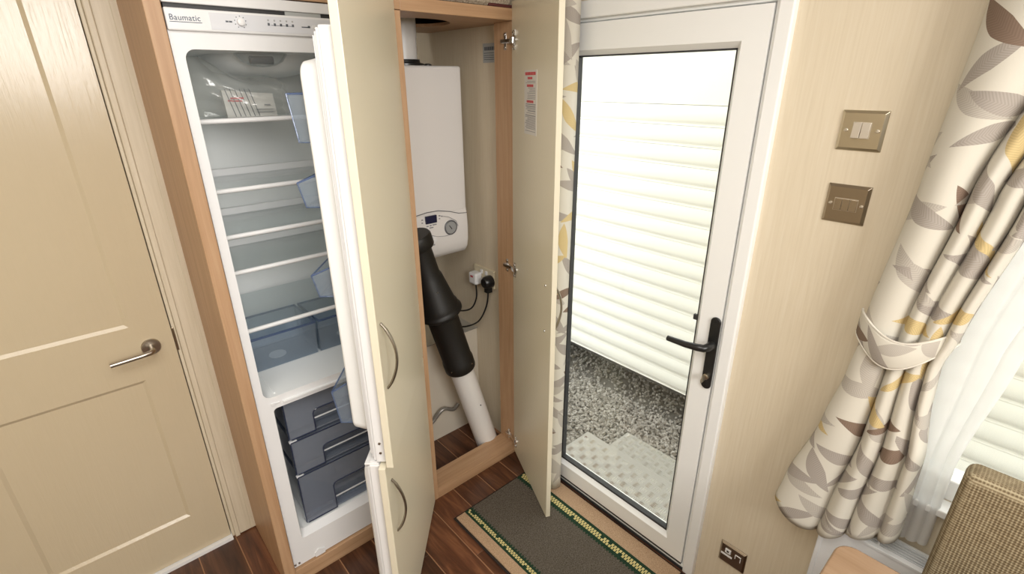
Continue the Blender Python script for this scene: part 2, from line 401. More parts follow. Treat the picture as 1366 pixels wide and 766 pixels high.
fr.box(-.65, .166, YL-.016, YL+.02, 1.968, 2.0)
fr.build('door_stop', M['architrave'], d1, bevel=.003)
fr = MB(); fr.box(.166, .224, YL-.012, YL, 0.004, 2.06); fr.box(-.72, .166, YL-.012, YL, 2.0, 2.06); fr.box(.206, .224, YL-.015, YL-.010, 0.006, 2.06)
fr.build('architrave', M['architrave'], d1, bevel=.002)
B(-.60, .140, YL-.020, YL+.06, 0.0, .013).build('gap_light_strip', M['white'], d1)  # white strip standing in for light showing under the door
hd = MB().lathe([(.026, 0), (.026, .006), (.0245, .009), (.012, .0095), (.010, .010)], (.075, y0, .857), (0,-1,0), 32)
rose = hd.build('door_handle', M['nickel'], d1, smooth=35)
MB().tube([(.075, y0-.008, .857), (.075, y0-.034, .857), (.0745, y0-.041, .8565), (.068, y0-.045, .855), (.045, y0-.046, .853), (-.034, y0-.046, .850)], [.0085,.0085,.0083,.0078,.007,.007], 14).build('lever', M['nickel'], rose, smooth=50)
B(.138, .1445, y0-.003, y0+.01, .82, .90).build('latch_keep', M['plate_dark'], d1, bevel=.001)

# ------------------------------------------------------------------ tall cabinet
YF = 1.422
cab = thing('tall_cabinet', 'tall light oak cabinet with cream doors housing the fridge and the boiler', 'cabinet', (.78, 1.7, 0))
B(.222, .2555, YF, YB, 0, 2.10).build('side_panel', M['oak_v'], cab, bevel=.0015)
B(.802, .840, YF, YB, 0, 1.806).build('divider_panel', M['oak_v'], cab, bevel=.0015)
B(.2555, .802, YF, YF+.09, 0, .060).build('plinth', M['oak_x'], cab, bevel=.0015)
B(.840, 1.268, YF, YF+.097, 0, .050).build('plinth', M['oak_x'], cab, bevel=.0015)
B(1.268, XW-.001, YF, YF+.100, 0, 1.806).build('stile', M['oak_v'], cab, bevel=.0015)
# top board with the round flue hole
def hole_board(x0, x1, ya, yb, z0, z1, cx, cy, r, n=40):
    mb = MB(); per = []; cir = []
    for i in range(n):
        a = 2*PI*(i+.5)/n; dx, dy = math.cos(a), math.sin(a); cir.append((cx+r*dx, cy+r*dy))
        t = min(((x1-cx)/dx if dx > 1e-9 else 1e9), ((x0-cx)/dx if dx < -1e-9 else 1e9), ((yb-cy)/dy if dy > 1e-9 else 1e9), ((ya-cy)/dy if dy < -1e-9 else 1e9))
        per.append((cx+t*dx, cy+t*dy))
    for cxr, cyr in ((x0, ya), (x1, ya), (x1, yb), (x0, yb)):       # snap nearest ray ends to the corners
        k = min(range(n), key=lambda i: (per[i][0]-cxr)**2 + (per[i][1]-cyr)**2); per[k] = (cxr, cyr)
    vs = [(x, y, z) for z in (z0, z1) for (x, y) in cir + per]; fs = []
    for i in range(n):
        j = (i+1) % n
        fs += [(i, j, n+j, n+i), (2*n+i, 3*n+i, 3*n+j, 2*n+j), (i, 2*n+i, 2*n+j, j), (n+i, n+j, 3*n+j, 3*n+i)]
    return mb.add(vs, fs)
B(.840, XW-.001, YF, YF+.02, 1.806, 1.842).build('top_rail', M['oak_x'], cab, bevel=.0015)
hole_board(.840, XW-.001, YF+.02, YB, 1.806, 1.816, 1.025, 1.70, .150).build('top_board', M['oak_x'], cab)
B(.2555, .840, YF, YB, 1.808, 1.842).build('top_board', M['oak_x'], cab, bevel=.0015)

sb = MB()  # unseen dark box added above the flue hole to keep it dark
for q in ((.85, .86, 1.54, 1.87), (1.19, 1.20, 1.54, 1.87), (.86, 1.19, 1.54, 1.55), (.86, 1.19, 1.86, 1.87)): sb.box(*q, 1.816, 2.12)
sb.box(.85, 1.20, 1.54, 1.87, 2.12, 2.13); sb.build('hole_blackout_box', M['dark'], cab)
def bow(x, za, zb, ydir, parent, out=.030):
    """bow handle on a door built in the door's local frame; ydir = -1 outward"""
    pts = []; R = []
    for i in range(21):
        t = i/20; pts.append((x, ydir*(.001 + out*math.sin(PI*t)**.8), za + (zb-za)*t)); R.append(.0058 if .06 < t < .94 else .0045)
    return MB().tube(pts, R, 10, flat=((0,1,0), .62)).build('bow_handle', M['handle'], parent, smooth=50, local=True)
def hinge(x, z, parent, world=True):
    """concealed hinge: cup plate on the door and arm"""
    hb = MB().box(x-.012, x+.004, .0, .0035, z-.030, z+.030)
    hb.box(x-.006, x+.026, .002, .010, z-.009, z+.009)
    hb.lathe([(.016, 0), (.016, .0045), (.013, .006)], (x-.006, 0, z), (0,1,0), 18)
    for dz in (-.022, .022): hb.lathe([(.005, 0), (.005, .005), (.003, .0065)], (x-.006, .003, z+dz), (0,1,0), 10)
    return hb.build('concealed_hinge', M['chrome'], parent, smooth=35, local=True)
A_UP, A_LO, A_CB = math.radians(50.05), math.radians(47.8), math.radians(65.8)
HF = (.815, 1.410); HC = (1.266, 1.425)
# fridge upper front
du = MB().box(-.570, -.001, 0, .018, .697, 1.85).build('cabinet_door', M['cream'], cab, bevel=.0012); pivot(du, (*HF, 0), A_UP)
du['label'] = 'upper cream front with a bow handle'
bow(-.570+.032, .919, 1.096, -1, du)
dl = MB().box(-.570, -.001, 0, .018, .012, .692).build('cabinet_door', M['cream'], cab, bevel=.0012); pivot(dl, (*HF, 0), A_LO)
dl['label'] = 'lower cream front with a bow handle'
bow(-.570+.040, .437, .622, -1, dl)
dc = MB().box(-.418, -.001, -.018, 0, .012, 1.862).build('cabinet_door', M['cream'], cab, bevel=.0012); pivot(dc, (*HC, 0), A_CB)
dc['label'] = 'cream boiler cupboard door seen from its inner side'
hb = bow(-.418+.030, .82, .995, -1, dc); hb.location = (0, -.018, 0)
for z in (1.745, .925, .085): hinge(-.030, z, dc)
for z in (.985, .815):
    MB().lathe([(.0045, 0), (.004, .0025), (.0015, .003)], (-.362, 0, z), (0,1,0), 10).build('handle_screw', M['chrome'], dc, smooth=40, local=True)
for z in (1.745, .925, .085):      # cross mounting plates on the stile
    pb = MB().box(1.2645, 1.268, YF+.016, YF+.056, z-.007, z+.007); pb.box(1.2640, 1.268, YF+.030, YF+.042, z-.027, z+.027)
    pb.box(1.256, 1.2645, YF+.004, YF+.052, z-.006, z+.006)
    for dz in (-.02, .02): pb.lathe([(.0045, 0), (.004, .003)], (1.264, YF+.036, z+dz), (-1,0,0), 10)
    pb.build('mounting_plate', M['chrome'], cab, smooth=35, bevel=.001)

# ------------------------------------------------------------------ fridge freezer
FX0, FX1, FY, FZ0, FZ1 = .258, .800, 1.432, .066, 1.806
fr = thing('fridge_freezer', 'white built-in fridge freezer standing open in the oak housing', 'fridge', (.53, 1.7, FZ0))
CX0, CX1, CZ0, CZ1, CY = .281, .775, .745, 1.690, 1.80
ZX0, ZX1, ZZ0, ZZ1, ZY = .308, .752, .184, .698, 1.78
# body shell and face with two openings: outer shell is thick boxes around each cavity
sh = MB()
sh.box(FX0, FX1, FY+.02, 1.96, 1.70, 1.772); sh.box(FX0, FX1, CY+.002, 1.96, FZ0, 1.70); sh.box(FX0, CX0-.006, FY+.02, CY, FZ0, 1.70); sh.box(CX1+.006, FX1, FY+.02, CY, FZ0, 1.70)
sh.box(CX0-.006, CX1+.006, FY+.03, CY, ZZ1+.01, CZ0-.008); sh.box(CX0-.006, CX1+.006, FY+.03, CY, FZ0, ZZ0-.008)
sh.box(CX0-.006, ZX0-.012, FY+.03, CY, ZZ0-.008, ZZ1+.01); sh.box(ZX1+.012, CX1+.006, FY+.03, CY, ZZ0-.008, ZZ1+.01)
sh.build('body_shell', M['fridge_out'], fr)
def ring(outer, inner, y0_, y1_, mb):
    """flat frame between two outlines with the same count at depth y0_ (outer) and y1_ (inner)"""
    n = len(outer)
    return mb.add([(x, y0_, z) for x, z in outer] + [(x, y1_, z) for x, z in inner], [(i, (i+1) % n, n+(i+1) % n, n+i) for i in range(n)])
def rect_pts(x0, x1, z0, z1, r, n=5): return [((x0+x1)/2+x, (z0+z1)/2+z) for x, z in rr(x1-x0, z1-z0, r, n)]
ff = MB()
o1 = rect_pts(FX0, FX1, .735, 1.740, .002); i1 = rect_pts(CX0, CX1, CZ0, CZ1, .022)
ring(o1, i1, FY, FY, ff)
o2 = rect_pts(FX0, FX1, FZ0, .735, .002); i2 = rect_pts(ZX0-.008, ZX1+.010, ZZ0-.012, ZZ1+.006, .012); i3 = rect_pts(ZX0, ZX1, ZZ0, ZZ1, .014)
ring(o2, i2, FY, FY, ff); ring(i2, i3, FY, FY+.030, ff)
ring(o1, rect_pts(FX0, FX1, .735, 1.740, .002), FY, FY+.02, ff); ring(o2, o2, FY, FY+.02, ff)
ff.build('front_frame', M['fridge_out'], fr, smooth=40)
def cavity(out, y0_, y1_, taper, name):
    cx = sum(p[0] for p in out)/len(out); cz = sum(p[1] for p in out)/len(out)
    inn = [(cx+(x-cx)*taper, cz+(z-cz)*(1 if taper < 1 else 1)) for x, z in out]
    mb = MB(); ring(out, inn, y0_, y1_, mb); n = len(out)
    mb.f.append(tuple(range(n, 2*n))); return mb.build(name, M['liner'], fr, smooth=40)
cavity(i1, FY, CY, .985, 'fridge_liner'); cavity(i3, FY+.030, ZY, .985, 'freezer_liner')
# control panel on top with logo, dial, lamps
cp = B(FX0, FX1, FY-.010, FY+.02, 1.727, 1.772).build('control_panel', M['fridge_out'], fr, bevel=.003)
B(.345, .795, FY-.0112, FY-.009, 1.732, 1.767).build('panel_insert', M['panel_grey'], cp)
B(FX0, FX1, FY-.004, FY+.02, 1.782, FZ1).build('top_trim', M['fridge_out'], fr, bevel=.002)
B(FX0+.003, FX1, FY+.004, FY+.02, 1.772, 1.782).build('vent_slot', M['rubber'], fr)
B(.520, .610, FY+.001, FY+.004, 1.7725, 1.7815).build('slot_cover', M['grey_label'], fr)
def flat_text(txt, x, z, size, mat, parent, name='lettering', yy=FY-.0104, sx=1.0, space=1.0):
    me = text_mesh(txt, size, mat, name, space=space)
    me.transform(Matrix.Translation((x, yy, z)) @ Matrix.Rotation(PI/2, 4, 'X') @ Matrix.Diagonal((sx, 1, 1, 1)))
    return put(name, me, parent)
flat_text('Baumatic', .2645, 1.7475, .0165, M['blue_print'], cp, sx=.96, space=1.06)
B(.2645, .3275, FY-.0108, FY-.010, 1.7435, 1.7447).build('logo_underline', M['blue_print'], cp)
MB().lathe([(.0085, 0), (.008, .008), (.006, .009)], (.409, FY-.011, 1.7505), (0,-1,0), 24).build('dial', M['white'], cp, smooth=40)
tk = MB()
for i in range(9):
    a = math.radians(-150 + 300*i/8 - 90 + 180); tk.box(.409+.0125*math.cos(a)-.001, .409+.0125*math.cos(a)+.001, FY-.0116, FY-.011, 1.7505+.0125*math.sin(a)-.001, 1.7505+.0125*math.sin(a)+.001)
tk.build('dial_marks', M['dark_print'], cp)
pm = MB(); 
for x, wd in ((.377, .006), (.384, .007)): pm.box(x, x+wd, FY-.0116, FY-.011, 1.7485, 1.752)
for i in range(5): pm.box(.470+i*.0145, .475+i*.0145, FY-.0116, FY-.011, 1.7465, 1.7525)
pm.box(.478, .528, FY-.0116, FY-.011, 1.7475, 1.7485)
pm.box(.552, .572, FY-.0116, FY-.011, 1.7465, 1.749); pm.box(.568, .574, FY-.0116, FY-.011, 1.7465, 1.7515); pm.box(.598, .622, FY-.0116, FY-.011, 1.7465, 1.7495)
pm.build('symbol_print', M['dark_print'], cp)
pm = MB()
for i in range(5): pm.lathe([(.0022, 0), (.0018, .001)], (.4725+i*.0145, FY-.0112, 1.7585), (0,-1,0), 10)
pm.build('indicator_lamps', M['grey_label'], cp)
MB().lathe([(.0055, 0), (.005, .002)], (.585, FY-.0112, 1.749), (0,-1,0), 18).build('push_button', M['white'], cp, smooth=40)
# small mouldings on the frame
B(.330, .560, FY-.007, FY+.002, .716, .7225).build('rail_strip', M['fridge_out'], fr, bevel=.001)
cl = MB().box(.296, .308, FY-.004, FY, .717, .727); cl.box(.306, .322, FY-.003, FY, .720, .724); cl.build('door_catch', M['white'], fr, bevel=.001)
cl = MB().prism([(.33, FY-.004, .064), (.365, FY-.004, .064), (.365, FY-.004, .084), (.345, FY-.004, .094), (.33, FY-.004, .084)], (0, .003, 0)); cl.build('fixing_bracket', M['white'], fr)
for x in (.262, .275): MB().lathe([(.004, 0), (.003, .003)], (x, FY, .078), (0,-1,0), 12).build('frame_screw', M['nickel'], fr, smooth=40)
# shelves
for k, (z, yb) in enumerate(((1.530, 1.72), (1.358, 1.735), (1.236, 1.747), (1.135, 1.745), (.957, 1.778))):
    s_ = B(CX0+.002, CX1-.004, 1.474, yb, z-.004, z).build('shelf', M['shelf_glass'], fr)
    MB().tube([(CX0+.001, 1.470, z), (CX1-.004, 1.470, z)], .0065, 10).build('front_lip', M['white'], s_, smooth=50)
    if k > 0 and k < 4: B(CX0+.004, CX1-.006, yb, yb+.012, z-.006, z+.020).build('rear_lip', M['white'], s_, bevel=.003)
for k, z in enumerate((1.530, 1.358, 1.236, 1.135, .957)):      # moulded ledges the shelves sit on
    B(CX0+.0005, CX0+.012, 1.48, 1.74, z-.012, z-.005).build('ledge', M['liner'], fr, bevel=.003)
# ceiling lamp
MB().lathe([(.0, .036), (.03, .033), (.052, .022), (.064, .006), (.066, 0)], (.482, 1.55, CZ1+.002), (0,0,-1), 28).build('lamp_cover', M['lampglass'], fr, smooth=50)
MB().tube([(.452, 1.55, CZ1-.016), (.51, 1.55, CZ1-.016)], .010, 12).build('lamp_bulb', M['gauge_rim'], fr, smooth=50)
MB().lathe([(.16, 0), (.155, .03), (.13, .055), (.06, .07), (.0, .072)], (.53, 1.72, CZ1+.012), (0,0,-1), 32).build('ceiling_moulding', M['liner'], fr, smooth=50)
# crisper drawers
def bin_open(x0, x1, y0_, y1_, z0, z1, t=.003, slope=.02, mb=None):
    mb = mb or MB()
    mb.add([(x0, y0_+slope, z0), (x1, y0_+slope, z0), (x1, y0_, z1), (x0, y0_, z1), (x0, y0_+slope+t, z0), (x1, y0_+slope+t, z0), (x1, y0_+t, z1), (x0, y0_+t, z1)],
           [(0,1,2,3), (7,6,5,4), (0,4,5,1), (3,2,6,7), (0,3,7,4), (1,5,6,2)])
    mb.box(x0, x1, y1_-t, y1_, z0, z1); mb.box(x0, x0+t, y0_+slope+t, y1_-t, z0, z1); mb.box(x1-t, x1, y0_+slope+t, y1_-t, z0, z1); mb.box(x0+t, x1-t, y0_+slope+t, y1_-t, z0, z0+t)
    return mb
for (xa, xb) in ((.292, .515), (.525, .768)):
    b = bin_open(xa, xb, 1.585, 1.775, .747, .872).build('crisper_drawer', M['blue'], fr)
    e = MB().box(xa, xb, 1.583, 1.588, .868, .874); e.box(xa, xa+.004, 1.588, 1.775, .868, .874); e.box(xb-.004, xb, 1.588, 1.775, .868, .874); e.box(xa, xb, 1.771, 1.775, .868, .874)
    e.build('rim', M['blue_edge'], b)
    MB().lathe([(.028, 0), (.028, .0015)], ((xa+xb)/2, 1.68, .7505), (0,0,1), 24).build('base_disc', M['white'], b)
for xx in (.315, .645): B(xx, xx+.004, 1.45, 1.585, .7445, .7475).build('floor_rib', M['liner'], fr)
# freezer drawers: hollow moulded front with an under-cut grip, clear tub behind
for k, (z0, z1) in enumerate(((.546, .688), (.404, .534), (.192, .392))):
    x0, x1 = ZX0+.026, ZX1-.010; ya = FY+.034
    gx0, gx1 = .420 + .012*k, .690 + .01*k; gz = z0 + (z1-z0)*.56; r = .014; D = .026
    mb = MB()
    for poly in ([(x0, z0), (gx0, z0), (gx0, gz-r), (gx0+r*.3, gz-r*.3), (gx0+r, gz), (gx0+r, z1), (x0, z1)], [(gx0+r, gz), (gx1-r, gz), (gx1-r, z1), (gx0+r, z1)],
                 [(gx1-r, gz), (gx1-r*.3, gz-r*.3), (gx1, gz-r), (gx1, z0), (x1, z0), (x1, z1), (gx1-r, z1)]):
        mb.prism([(x, ya, z) for x, z in poly], (0, .004, 0))
    for (a, b, c, d) in ((x0, x1, z1-.004, z1), (x0, x0+.004, z0, z1-.004), (x0, gx0, z0, z0+.004), (gx0-.004, gx0, z0, gz-r), (gx0, gx1, gz, gz+.004)): mb.box(a, b, ya+.004, ya+D, c, d)
    dr = bin_open(x0+.010, x1-.010, ya+D+.004, ya+.28, z0+.004, z1-.014, slope=.010).build('freezer_drawer', M['smoke'], fr)
    mb.build('drawer_front', M['smoke'], dr)
    ed = MB()
    for q in ([(x0, z0+.006), (x0, z1-.004)], [(x0, z1), (x1, z1)], [(gx0, z0), (gx0, gz-r), (gx0+r*.3, gz-r*.3), (gx0+r, gz), (gx1-r, gz)], [(x0+.006, z0), (gx0, z0)]):
        ed.tube([(x, ya-.0005, z) for x, z in q], .0020, 6)
    ed.build('moulded_edge', M['smoke_edge'], dr, smooth=50)
    B(gx0, gx1, ya+.006, ya+.0105, z0+.040, z0+.0425).build('grip_ledge', M['white'], dr)
    B(gx0+.002, gx1, ya+.004, ya+D+.010, z0, z0+.006).build('grip_base', M['smoke'], dr)
    B(x0-.002, x0+.022, ya+.001, ya+.012, z1-.002, z1+.004).build('corner_stop', M['white'], dr, bevel=.001)
# fridge door (local frame) with liner, gasket and bins
def rrprism(x0, x1, z0, z1, ya, yb, r, inset=0, mb=None):
    mb = mb or MB(); cx, cz = (x0+x1)/2, (z0+z1)/2; o = rr(x1-x0, z1-z0, r, 6); n = len(o)
    a = [(cx+x, ya, cz+z) for x, z in o]; i2 = rr(x1-x0-2*inset, z1-z0-2*inset, max(r-inset*.3, .004), 6); b = [(cx+x, yb, cz+z) for x, z in i2]
    return mb.add(a + b, [(i, (i+1) % n, n+(i+1) % n, n+i) for i in range(n)] + [tuple(range(n))[::-1], tuple(range(n, 2*n))])
fdoor = MB().box(-.551, -.022, .0195, .048, .700, 1.718).build('fridge_door', M['fridge_out'], fr, bevel=.003); pivot(fdoor, (*HF, 0), A_UP)
gk = MB()
for (dx, yy) in ((0, .048), (.006, .0535), (.012, .059)): gk.box(-.549+dx, -.024-dx, yy, yy+.0045, .706+dx, 1.713-dx)
gk.build('gasket', M['gasket'], fdoor, local=True)
ln = rrprism(-.511, -.060, .752, 1.668, .0635, .112, .035, .010)
lo = ln.build('door_liner', M['liner'], fdoor, local=True, smooth=30, bevel=.006, seg=3)
for (z0, z1, dep, rise) in ((1.500, 1.597, .040, .0), (1.360, 1.414, .047, .018), (1.143, 1.196, .050, .022), (.777, .872, .048, .03)):
    bx0, bx1 = -.482, -.075; ya, yb = .112, .112+dep
    mb = MB()
    # trough: sloped front wall, two ends, base
    t = .003
    def wall(p): mb.add(p, [(0,1,2,3), (7,6,5,4), (0,4,5,1), (1,5,6,2), (2,6,7,3), (3,7,4,0)])
    wall([(bx0, yb-.012, z0), (bx1, yb-.012, z0), (bx1, yb, z1), (bx0, yb, z1), (bx0, yb-.012-t, z0), (bx1, yb-.012-t, z0), (bx1, yb-t, z1), (bx0, yb-t, z1)])
    for xe in (bx0, bx1-t): wall([(xe, ya, z0), (xe, yb-.012, z0), (xe, yb, z1), (xe, ya, z1+rise), (xe+t, ya, z0), (xe+t, yb-.012, z0), (xe+t, yb, z1), (xe+t, ya, z1+rise)])
    mb.box(bx0, bx1, ya, yb-.012, z0, z0+t)
    db = mb.build('door_bin', M['blue'], fdoor, local=True)
    ed = MB().tube([(bx0, ya, z1+rise), (bx0, yb, z1), (bx1, yb, z1)], .002, 6); ed.tube([(bx0, ya, z0), (bx0, yb-.012, z0), (bx0, yb, z1)], .0014, 6); ed.tube([(bx0, ya+.001, z0), (bx0, ya+.001, z1+rise)], .0022, 6)
    # rim is the same moulding: join to the bin mesh as a second material
    n0 = len(db.data.polygons); bm = bmesh.new(); bm.from_mesh(db.data); tmp = ed.mesh('rim', M['blue_edge']); bm.from_mesh(tmp); bm.faces.ensure_lookup_table()
    for i in range(n0, len(bm.faces)): bm.faces[i].material_index = 1
    bm.to_mesh(db.data); bm.free(); db.data.materials.append(M['blue_edge']); bpy.data.meshes.remove(tmp)
zdoor = MB().box(-.551, -.022, .0195, .048, .075, .688).build('freezer_door', M['fridge_out'], fr, bevel=.003); pivot(zdoor, (*HF, 0), A_LO)
gk = MB()
for (dx, yy) in ((0, .048), (.006, .0535), (.012, .059)): gk.box(-.549+dx, -.024-dx, yy, yy+.0045, .081+dx, .682-dx)
gk.build('gasket', M['gasket'], zdoor, local=True)
rrprism(-.519, -.070, .110, .655, .0635, .078, .03, .006).build('door_liner', M['liner'], zdoor, local=True, smooth=30, bevel=.004)
MB().box(-.549, -.49, .022, .060, .688, .692).box(-.546, -.521, .026, .046, .692, .697).build('slide_bracket', M['white'], zdoor, local=True, bevel=.001)
for z in (.76, .73): MB().lathe([(.004, 0), (.003, .002)], (-.551, .034, z), (-1,0,0), 10).build('bracket_screw', M['nickel'], fdoor, local=True)

# polythene bag and booklet on the top shelf
rnd = random.Random(3)
def bagp(u, v, side):
    x = .288 + (.250)*u; zt = 1.655 + .02*math.cos(u*2.2) - .030*u + .012*math.sin(9*u)
    zb = 1.534; z = zb + (zt-zb)*v
    puff = (math.sin(PI*min(max(u*.9+.05, 0), 1))**.6) * math.sin(PI*min(.12+.88*v, 1))**.8
    y = 1.585 + side*(.075*puff + .006) + .010*math.sin(14*u+5*v)*puff + .007*math.sin(23*v+9*u)
    return (x, y, z)
mb = MB(); mb.grid(lambda u, v: bagp(u, v, -1), 26, 16); mb.grid(lambda u, v: bagp(u, v, 1), 26, 16)
tag(mb.build('plastic_bag', M['poly'], smooth=80), 'crumpled clear polythene bag lying on the top fridge shelf', 'bag')
bk = thing('booklet', 'white instruction booklet inside the clear bag on the top fridge shelf', 'booklet', (.43, 1.58, 1.532))
MB().prism([(.375, 1.565, 1.532), (.505, 1.570, 1.532), (.505, 1.585, 1.590), (.375, 1.580, 1.600)], (0, .012, 0)).build('pages', M['paper'], bk)
pr_ = MB()
for i in range(6):
    x = .395 + .012*i; pr_.prism([(x, 1.5640, 1.5335), (x+.0018, 1.5640, 1.5335), (x-.0112, 1.5772, 1.603), (x-.013, 1.5772, 1.603)], (0, .0006, 0))
pr_.build('printed_lines', M['dark_print'], bk)
pr_ = MB()
for (xa, xb, z) in ((.392, .425, 1.578), (.396, .420, 1.571), (.385, .395, 1.572)): pr_.box(xa, xb, 1.5725, 1.5745, z, z+.004)
pr_.build('red_print', M['red_print'], bk)
pr_ = MB()
for z in (1.550, 1.543): pr_.box(.45, .495, 1.566, 1.568, z, z+.0012)
pr_.box(.475, .490, 1.570, 1.572, 1.560, 1.563); pr_.build('small_print', M['grey_print'], bk)

# ------------------------------------------------------------------ boiler cupboard contents
bo = thing('boiler', 'white wall-hung gas boiler inside the open oak cupboard', 'boiler', (1.05, 1.85, .94))
BX0, BX1, BYF = .848, 1.250, 1.70
B(BX0, BX1, BYF, YB, 1.115, 1.672).build('casing', M['boiler'], bo, bevel=.010, seg=4)
# lower panel: front bows out slightly and curves back under at the bottom
prof = [(BYF+.004, 1.135), (BYF-.004, 1.10), (BYF-.008, 1.05), (BYF-.006, .99), (BYF+.002, .955), (BYF+.020, .932), (BYF+.055, .920), (YB-.01, .920), (YB-.01, 1.135)]
mb = MB()
mb.prism([(BX0, y, z) for y, z in prof], (BX1-BX0, 0, 0)); bp = mb.build('control_fascia', M['boiler'], bo, smooth=35, bevel=.006)
sm = [(BX0, 1.105), (.93, 1.118), (1.010, 1.130), (1.052, 1.135), (1.105, 1.134), (1.161, 1.122), (1.206, 1.107), (1.248, 1.103)]
MB().tube([(x, BYF-.0025, z) for x, z in sm], .0016, 6).build('seam', M['gauge_rim'], bo, smooth=50)
B(1.040, 1.092, BYF-.0105, BYF-.002, 1.090, 1.121).build('display', M['lcd'], bp, bevel=.001)
MB().lathe([(.031, 0), (.031, .005), (.027, .007), (.0255, .0045)], (1.158, BYF-.006, 1.056), (0,-1,0), 32).build('pressure_gauge', M['gauge_rim'], bp, smooth=40)
gz = MB().lathe([(.0255, 0), (.0255, .001)], (1.158, BYF-.0105, 1.056), (0,-1,0), 32).build('gauge_face', M['gauge'], bp)
MB().prism([(1.148, BYF-.0125, 1.066), (1.150, BYF-.0125, 1.067), (1.163, BYF-.0125, 1.050), (1.160, BYF-.0125, 1.048)], (0, .001, 0)).build('gauge_needle', M['dark'], bp)
MB().lathe([(.017, 0), (.016, .006), (.012, .007), (.011, .014), (.009, .015)], (1.068, BYF-.007, 1.018), (0,-1,0), 28).build('control_knob', M['white'], bp, smooth=40)
pr_ = MB()
for (xa, xb, z) in ((1.043, 1.052, 1.078), (1.058, 1.066, 1.079), (1.072, 1.090, 1.080), (1.022, 1.028, 1.108), (1.022, 1.027, 1.096), (1.104, 1.110, 1.112), (1.104, 1.109, 1.100), (1.116, 1.120, 1.108), (1.056, 1.074, 1.070), (1.06, 1.076, .996)):
    pr_.box(xa, xb, BYF-.0085, BYF-.0055, z, z+.004)
pr_.build('fascia_marks', M['grey_print'], bp)
MB().tube([(1.105, BYF-.0085, 1.115), (1.15, BYF-.0095, 1.102), (1.185, BYF-.0095, 1.080), (1.195, BYF-.0095, 1.055)], .0010, 6).build('fascia_line', M['grey_print'], bp)
MB().tube([(1.05, BYF-.0095, 1.045), (1.09, BYF-.0095, 1.03), (1.13, BYF-.0095, 1.025), (1.15, BYF-.0095, 1.026)], .0010, 6).build('fascia_line', M['grey_print'], bp)
MB().lathe([(.052, 0), (.052, .10), (.054, .10), (.054, .165), (.052, .167), (.052, .25)], (1.070, 1.815, 1.668), (0,0,1), 32).build('flue_pipe', M['pvc'], bo, smooth=40)
MB().lathe([(.075, 0), (.075, .010), (.062, .014), (.060, .024)], (1.070, 1.815, 1.670), (0,0,1), 28).build('flue_collar', M['black'], bo, smooth=40)
for x in (1.135, 1.165): MB().lathe([(.016, 0), (.016, .008), (.008, .012)], (x, 1.80, 1.670), (0,0,1), 16).build('test_plug', M['black'], bo, smooth=40)
MB().box(1.133, 1.146, 1.95, 1.953, 1.66, 1.692).build('hanging_bracket', M['white'], bo)
for x, l in ((1.02, .11), (1.075, .03), (.93, .12)): MB().tube([(x, 1.80, .93), (x, 1.80, .93-l)], .011, 12).build('water_pipe', M['gauge_rim'] if l < .05 else M['grey_hose'], bo, smooth=50)

# leaning flue kit
A0 = Vector((1.212, 1.560, .012)); A1 = Vector((.908, 1.575, 1.10)); AX = (A1-A0).normalized(); LEN = (A1-A0).length
fk = thing('flue_terminal', 'black and white flue terminal leaning in the boiler cupboard, foot on the floor', 'flue pipe', A0)
MB().lathe([(.052, 0), (.052, .56)], A0, AX, 32).build('inner_pipe', M['pvc'], fk, smooth=40)
MB().lathe([(.066, .478), (.067, .482), (.067, .525), (.0635, .530), (.0635, .775)], A0, AX, 32).build('outer_sleeve', M['black_satin'], fk, smooth=40)
MB().lathe([(.066, .765), (.084, .772), (.090, .778), (.090, .786), (.083, .792), (.080, .800), (.080, .812), (.074, .822), (.055, .945), (.050, .955), (.050, LEN-.062), (.053, LEN-.060), (.063, LEN-.056), (.066, LEN-.05), (.066, LEN-.012), (.061, LEN-.004)], A0, AX, 36).build('terminal_cone', M['black_satin'], fk, smooth=35)
sd = AX.cross(Vector((0,1,0))).normalized(); fwd = AX.cross(sd).normalized()
if fwd.y > 0: fwd = -fwd
for t, r, a in ((.508, .0665, -.4), (.508, .0665, 1.1), (.27, .0518, -.1), (.90, .062, .2)):
    dvec = (fwd*math.cos(a) + sd*math.sin(a))
    MB().lathe([(.003, 0), (.0025, .003)], A0 + AX*t + dvec*r, dvec, 8).build('fixing_screw', M['chrome'] if t != .27 else M['dark'], fk, smooth=40)
# boxed-in duct at the back
bx = thing('duct_boxing', 'low cream boxed-in duct with a perforated metal top at the cupboard back', 'boxing', (1.07, 1.87, 0))
B(.842, XW-.001, 1.740, YB-.001, .0, .520).build('front_panel', M['boxing'], bx, bevel=.001)
B(.842, XW-.001, 1.737, YB-.001, .520, .524).build('perforated_top', M['mesh'], bx)
hp = [(.95+.012*i, 1.715+.006*math.sin(i*.4), .135 + .022*math.sin(i*.52+2.6) + .0022*i) for i in range(19)]
tag(MB().tube(hp, .009, 10).build('flexible_hose', M['grey_hose'], smooth=50), 'thin grey wavy hose in front of the boxed-in duct, behind the white pipe', 'hose')
